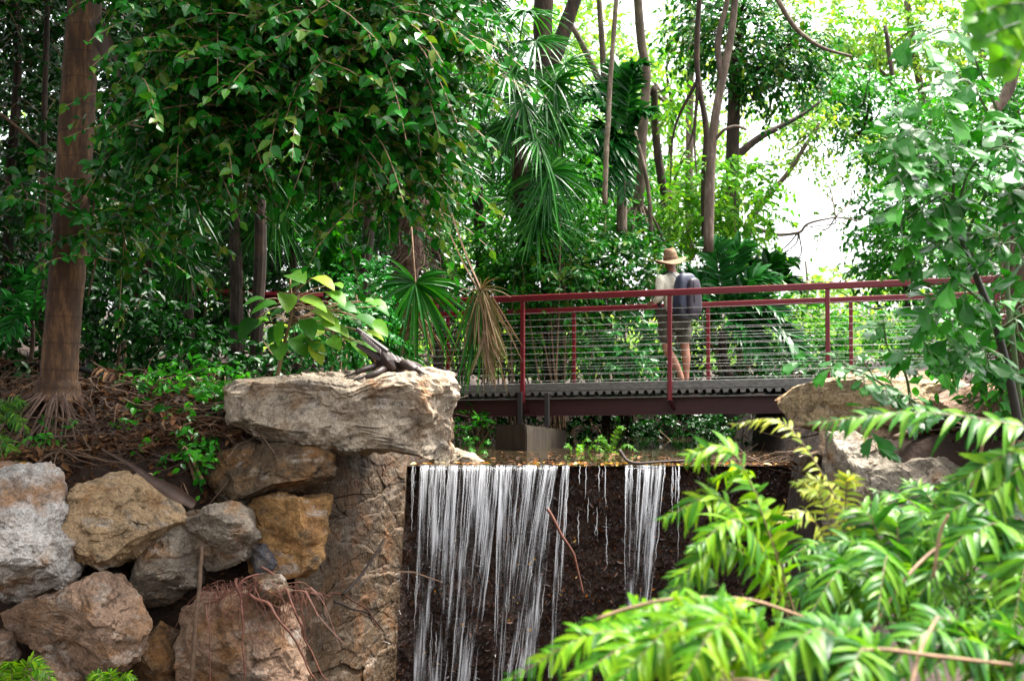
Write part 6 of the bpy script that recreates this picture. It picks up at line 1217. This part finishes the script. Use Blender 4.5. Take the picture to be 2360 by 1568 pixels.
for i, (pts, npin, plen, lf, per) in enumerate((
    ([(2330, 330, 7.4), (2230, 110, 7.0), (2130, 70, 6.7), (2050, 110, 6.5)], 9, .26, .17, 3),
    ([(2330, 360, 7.4), (2240, 200, 7.0), (2150, 195, 6.7), (2070, 250, 6.5)], 10, .24, .17, 3),
    ([(2165, 440, 7.0), (2120, 330, 6.8), (2060, 300, 6.6), (2000, 350, 6.5)], 12, .26, .16, 4),
    ([(2190, 500, 7.0), (2150, 390, 6.7), (2090, 375, 6.6), (2010, 410, 6.4)], 12, .26, .16, 4),
    ([(2200, 520, 7.0), (2230, 400, 6.8), (2290, 340, 6.7), (2370, 350, 6.6)], 12, .28, .16, 4),
    ([(2210, 540, 7.0), (2150, 450, 6.7), (2090, 470, 6.6), (2020, 520, 6.5)], 12, .25, .15, 4),
    ([(2220, 560, 7.0), (2270, 450, 6.8), (2330, 430, 6.7), (2390, 470, 6.6)], 12, .28, .16, 4),
    ([(2240, 620, 7.1), (2190, 540, 6.8), (2120, 560, 6.6), (2080, 620, 6.5)], 11, .24, .15, 4),
    ([(2250, 640, 7.1), (2320, 560, 6.8), (2380, 590, 6.7)], 10, .26, .16, 4),
    ([(2270, 700, 7.1), (2200, 650, 6.8), (2140, 690, 6.6), (2110, 740, 6.5)], 10, .22, .15, 3),
    ([(2290, 740, 7.1), (2210, 730, 6.8), (2150, 780, 6.6), (2110, 830, 6.5)], 10, .22, .15, 3),
    ([(2310, 820, 7.1), (2250, 800, 6.8), (2200, 850, 6.7)], 8, .2, .14, 3),
    ([(2300, 760, 7.1), (2370, 720, 6.9), (2420, 740, 6.8)], 8, .24, .15, 3),
    ([(2120, 960, 7.2), (2040, 890, 7.0), (1960, 850, 6.8), (1860, 850, 6.6)], 11, .2, .14, 3),
    ([(2100, 940, 7.2), (2040, 860, 7.0), (2000, 800, 6.8), (1990, 740, 6.7)], 7, .17, .12, 3),
    ([(2150, 960, 7.2), (2080, 910, 7.0), (2030, 930, 6.8), (1985, 1010, 6.7)], 7, .2, .14, 3))): ftfrond(pts, npin, plen, lf, per, 170 + i)
S_("leafy shrub swallowing the right end of the bridge beside the black palm stem", 2300, 790, 9.6, 95, 120, .4, 90, .12, 7, 'fishtail', OVATE, 95)
# round-leaflet branch nearest the lens, top right corner
rng = np.random.default_rng(190); t = thing("acacia_branch", "out of focus branch of rounded leaflets in the top right corner", "branch", at(2420, 40, 3.6)); gs_ = G(); gf = G()
for (a, b) in (((2420, 20), (2240, 35)), ((2430, 60), (2270, 85)), ((2440, 100), (2300, 140)), ((2430, -10), (2300, -20)), ((2440, 30), (2330, 150))):
    p = cr([at(*a, 3.6), at((a[0] + b[0]) / 2, (a[1] + b[1]) / 2 - 20, 3.5), at(*b, 3.4)], 12); gs_.add(*tube(p, .003, 4)); n = 11
    for sg in (-1, 1): gf.add(*place(ROUND, p[1:12], np.c_[-.5 * np.ones(n), -.2 + .2 * rng.normal(size=n), sg * .7 + .2 * rng.normal(size=n)], np.c_[.3 * rng.normal(size=n), -1 * np.ones(n), .5 + .3 * rng.normal(size=n)], rng.uniform(.045, .06, n), 1.0))
gs_.build("stem", M['stem_green'], t); gf.build("foliage", M['leaf_light'], t, smooth=True)
# shaggy trunk at the right frame edge
fan_palm("shaggy dead skirted palm trunk at the right frame edge", [(2345, 900, 9.5), (2345, 640, 9.5), (2350, 420, 9.5)], 22, (2352, 400, 9.5), [(2420, 330, 9.3, 1.0), (2390, 300, 9.2, 1.0), (2440, 400, 9.2, 1)], .5, 195, skirt=260, bark='fibre')

# ---------------------------------------------------------------- ferns
FT = leaf_tpl([(0.06, 0.10), (0.25, 0.145), (0.5, 0.135), (0.75, 0.09), (0.92, 0.035)], 0.22, 0.10)
def fern(label, base, tips, L, seed, mat, npair=15, name='fern', group='ferns of the right foreground', rise=.35, wrel=1.0, ang=70, sag=.35, stem='stem_fern', tilt=-.5, jit=.2):
    rng = np.random.default_rng(seed); b = at(*base); t = thing(name, label, "fern", b, group)
    for q in tips:
        e = at(*q[:3]); ln = np.linalg.norm(e - b); mid = (b * .45 + e * .55) + np.array([0, 0, rise * ln]); g = G(); k = q[3] if len(q) > 3 else 1.0
        pinnate(g, [b, mid, e], int(npair * 1.8), L * k * .80, .05, rng, FT, 0, ang, .05, sag, np.array([0.25 * rng.normal(), tilt, 1.0]), taper=.3, jitter=jit, start=.16, rach=.0042, wrel=wrel * .68, base_len=.8, drop=.07)
        g.build("frond", [M[mat], M[stem]], t, smooth=True)
    return t
def rtips(X0, X1, Y0, Y1, d, n, seed):
    r = np.random.default_rng(seed); return [(r.uniform(X0, X1), r.uniform(Y0, Y1), d + r.uniform(-.35, .35), r.uniform(.8, 1.15)) for _ in range(n)]
fern("tall lime green fern whose main frond points up left before the weir", (1850, 1470, 4.5), [(1585, 1045, 4.5, 1.05), (1530, 1190, 4.4), (1600, 1260, 4.2), (1690, 1180, 4.6), (1560, 1330, 4.3), (1640, 1100, 4.8, .8)], .165, 201, 'fern_y', 17)
fern("pale yellow fern arching in front of the grey slab", (1985, 1250, 5.0), [(1690, 975, 5.2, .8), (1830, 1110, 5.1, .7)], .13, 202, 'fern_p', 16, rise=.28, jit=.2)
fern("small pale yellow sprig in front of the right end of the weir", (1940, 1330, 5.0), [(1850, 1130, 5.0), (1960, 1100, 5.0), (1800, 1200, 4.9)], .10, 203, 'fern_p', 12)
fern("lime green fern spreading low along the bottom edge toward the waterfall", (1720, 1600, 3.7), [(1175, 1560, 3.6, 1.0), (1260, 1500, 3.8), (1350, 1430, 3.9), (1290, 1590, 3.4), (1420, 1480, 3.6), (1450, 1410, 4.1), (1530, 1400, 3.9), (1400, 1590, 3.3)], .15, 204, 'fern_y', 18, rise=.22)
fern("lime green fern in the bottom middle beside the low spreading one", (1800, 1640, 3.4), [(1500, 1440, 3.4), (1570, 1480, 3.2), (1440, 1540, 3.2), (1620, 1400, 3.6), (1700, 1430, 3.4), (1560, 1590, 3.0)], .145, 205, 'fern_y', 17)
fern("large blue green fern in the middle of the fern bank", (2080, 1500, 4.4), [(1900, 1260, 4.4), (1960, 1180, 4.5), (1830, 1350, 4.2), (2060, 1200, 4.5), (2130, 1260, 4.3), (1990, 1330, 4.0), (1860, 1420, 4.0), (2180, 1380, 4.0), (2020, 1420, 3.8)], .165, 206, 'fern_g', 17)
fern("blue green fern reaching up in front of the right bank rocks", (2230, 1350, 4.9), [(2020, 1130, 5.0), (2090, 1110, 5.1), (2190, 1110, 5.0), (1990, 1180, 4.8), (2270, 1130, 4.8), (2340, 1170, 4.7), (2110, 1180, 4.7)], .15, 207, 'fern_g', 17, rise=.2)
fern("fern with one long pale frond stretched level below the bridge's right end", (2460, 1000, 4.3), [(1885, 972, 4.4, 1.1), (2180, 1130, 4.3), (2240, 1190, 4.2)], .16, 208, 'fern_g', 18, rise=.06)
fern("drooping blue green fern at the right frame edge", (2430, 1330, 4.2), [(2120, 1230, 4.2), (2180, 1320, 4.0), (2260, 1400, 3.9), (2110, 1380, 4.0), (2330, 1460, 3.8), (2240, 1240, 4.3), (2290, 1180, 4.3)], .17, 209, 'fern_g', 16)
fern("dark green fern in the bottom right corner", (2330, 1640, 3.6), [(2080, 1460, 3.6), (2150, 1540, 3.4), (2260, 1440, 3.6), (2350, 1480, 3.5), (2030, 1560, 3.4), (2210, 1500, 3.5)], .16, 210, 'fern_g', 16)
fern("green fern along the bottom edge left of the corner fern", (2050, 1660, 3.4), [(1800, 1480, 3.4), (1850, 1560, 3.2), (1900, 1450, 3.5), (1980, 1500, 3.4), (1760, 1580, 3.1), (1950, 1580, 3.1)], .155, 211, 'fern_g', 17)
fern("shaded fern behind the large blue green one", (2000, 1450, 5.0), rtips(1750, 2150, 1230, 1400, 5.0, 8, 1), .16, 212, 'fern_g', 15)
fern("shaded fern low behind the lime green ones", (1760, 1560, 4.6), rtips(1500, 1850, 1350, 1520, 4.6, 9, 2), .15, 213, 'fern_g', 15)
fern("shaded fern behind the drooping one at the right edge", (2300, 1480, 4.8), rtips(2080, 2400, 1220, 1450, 4.8, 9, 3), .16, 214, 'fern_g', 15)
st = 'bare brown fern stalks'
for i, (l_, p_) in enumerate((("long bare brown stalk curving left over the lime ferns before the waterfall", [(1375, 1425, 3.7), (1450, 1400, 3.7), (1560, 1378, 3.7), (1720, 1380, 3.8), (1850, 1420, 3.9)]),
                              ("bare brown stalk leaning right in the middle of the ferns", [(1990, 1480, 3.9), (2080, 1340, 4.0), (2160, 1260, 4.1), (2250, 1210, 4.1)]),
                              ("short hooked bare stalk above the blue green fern", [(2150, 1330, 4.0), (2165, 1230, 4.0), (2185, 1185, 4.0)]),
                              ("bare brown arch of stalk near the bottom edge", [(1920, 1600, 3.2), (1940, 1530, 3.2), (2010, 1495, 3.2), (2150, 1510, 3.3), (2330, 1530, 3.4)]),
                              ("straight bare stalk standing in the bottom right ferns", [(2090, 1620, 3.2), (2120, 1500, 3.3), (2160, 1420, 3.4)]),
                              ("low bare stalk along the very bottom edge", [(1600, 1590, 3.1), (1700, 1565, 3.1), (1800, 1580, 3.1), (1900, 1610, 3.1)]))):
    rod("fern_stalk", l_, "stalk", p_, .006, .005, M['stem_brown'], st, sides=5, seed=220 + i)
fl = 'ferns of the left bank'
fern("bright green fern arching at the bottom left corner", (30, 1590, 8.9), [(130, 1575, 8.8), (20, 1530, 8.8), (-30, 1560, 8.8), (100, 1530, 8.9)], .12, 231, 'fern_y', 20, group=fl, wrel=.8)
fern("small bright fern tip at the bottom edge right of the corner fern", (260, 1600, 8.9), [(200, 1560, 8.9), (310, 1562, 8.9), (250, 1550, 8.9)], .10, 232, 'fern_y', 18, group=fl, wrel=.8)
fern("dark small fern by the left frame edge beside the palm roots", (-20, 1000, 11.0), [(50, 965, 10.9), (70, 1010, 10.8), (10, 930, 11), (60, 930, 11)], .14, 233, 'fern_g', 16, group=fl)
fern("green fern hanging at the left frame edge above the pale boulder", (-40, 1050, 10.6), [(40, 1060, 10.4), (20, 1020, 10.5), (-10, 1075, 10.3)], .15, 234, 'fern_g', 16, group=fl)
fl2 = 'ferns beside the weir'
fern("bright small fern beside the concrete pier at the water's edge", (1330, 1075, 15.5), [(1300, 1030, 15.3), (1360, 1015, 15.3), (1410, 1030, 15.2), (1340, 1050, 15), (1400, 1060, 15)], .075, 235, 'leaf_light', 18, group=fl2, stem='stem_green')
fern("bright fern with a long upright frond right of the pier", (1400, 1072, 15.2), [(1440, 985, 15.2), (1380, 1005, 15.2), (1470, 1040, 15), (1430, 1060, 14.9)], .085, 236, 'leaf_light', 20, group=fl2, stem='stem_green')
fern("green fern in the shade left of the pier", (1095, 1065, 15), [(1070, 1010, 15), (1130, 1020, 14.9), (1085, 1040, 14.8), (1125, 1050, 14.8)], .08, 237, 'leaf_mid', 16, group=fl2, stem='stem_green')

# dead feather fronds lying on the left bank
rng = np.random.default_rng(300)
for i, (l_, pts, L) in enumerate((("dry palm frond lying on the litter just right of the big palm trunk", [(215, 835, 12.4), (290, 880, 12.0), (370, 930, 11.6)], .3), ("dry palm frond lying behind the foot of the big palm trunk, left of it", [(95, 862, 12.4), (50, 840, 12.6), (10, 835, 12.7)], .26), ("dry palm frond spread on the slope below the sprawling vine shrub", [(330, 960, 11.4), (430, 1000, 11.2), (540, 1030, 11.1)], .28))):
    p = [at(*q) for q in pts]
    for q in p: q[2] = max(q[2], ground_z(q) + .05)
    g = pinnate(G(), p, 22, L, .05, rng, LANCE, 0, 45, .05, .25, (0, -.3, 1), jitter=.3, rach=.012, wrel=.8); tag(g.build("dead_frond", [M['litter'], M['twig']], base=p[1]), l_, "palm frond", 'dry palm fronds on the left bank')
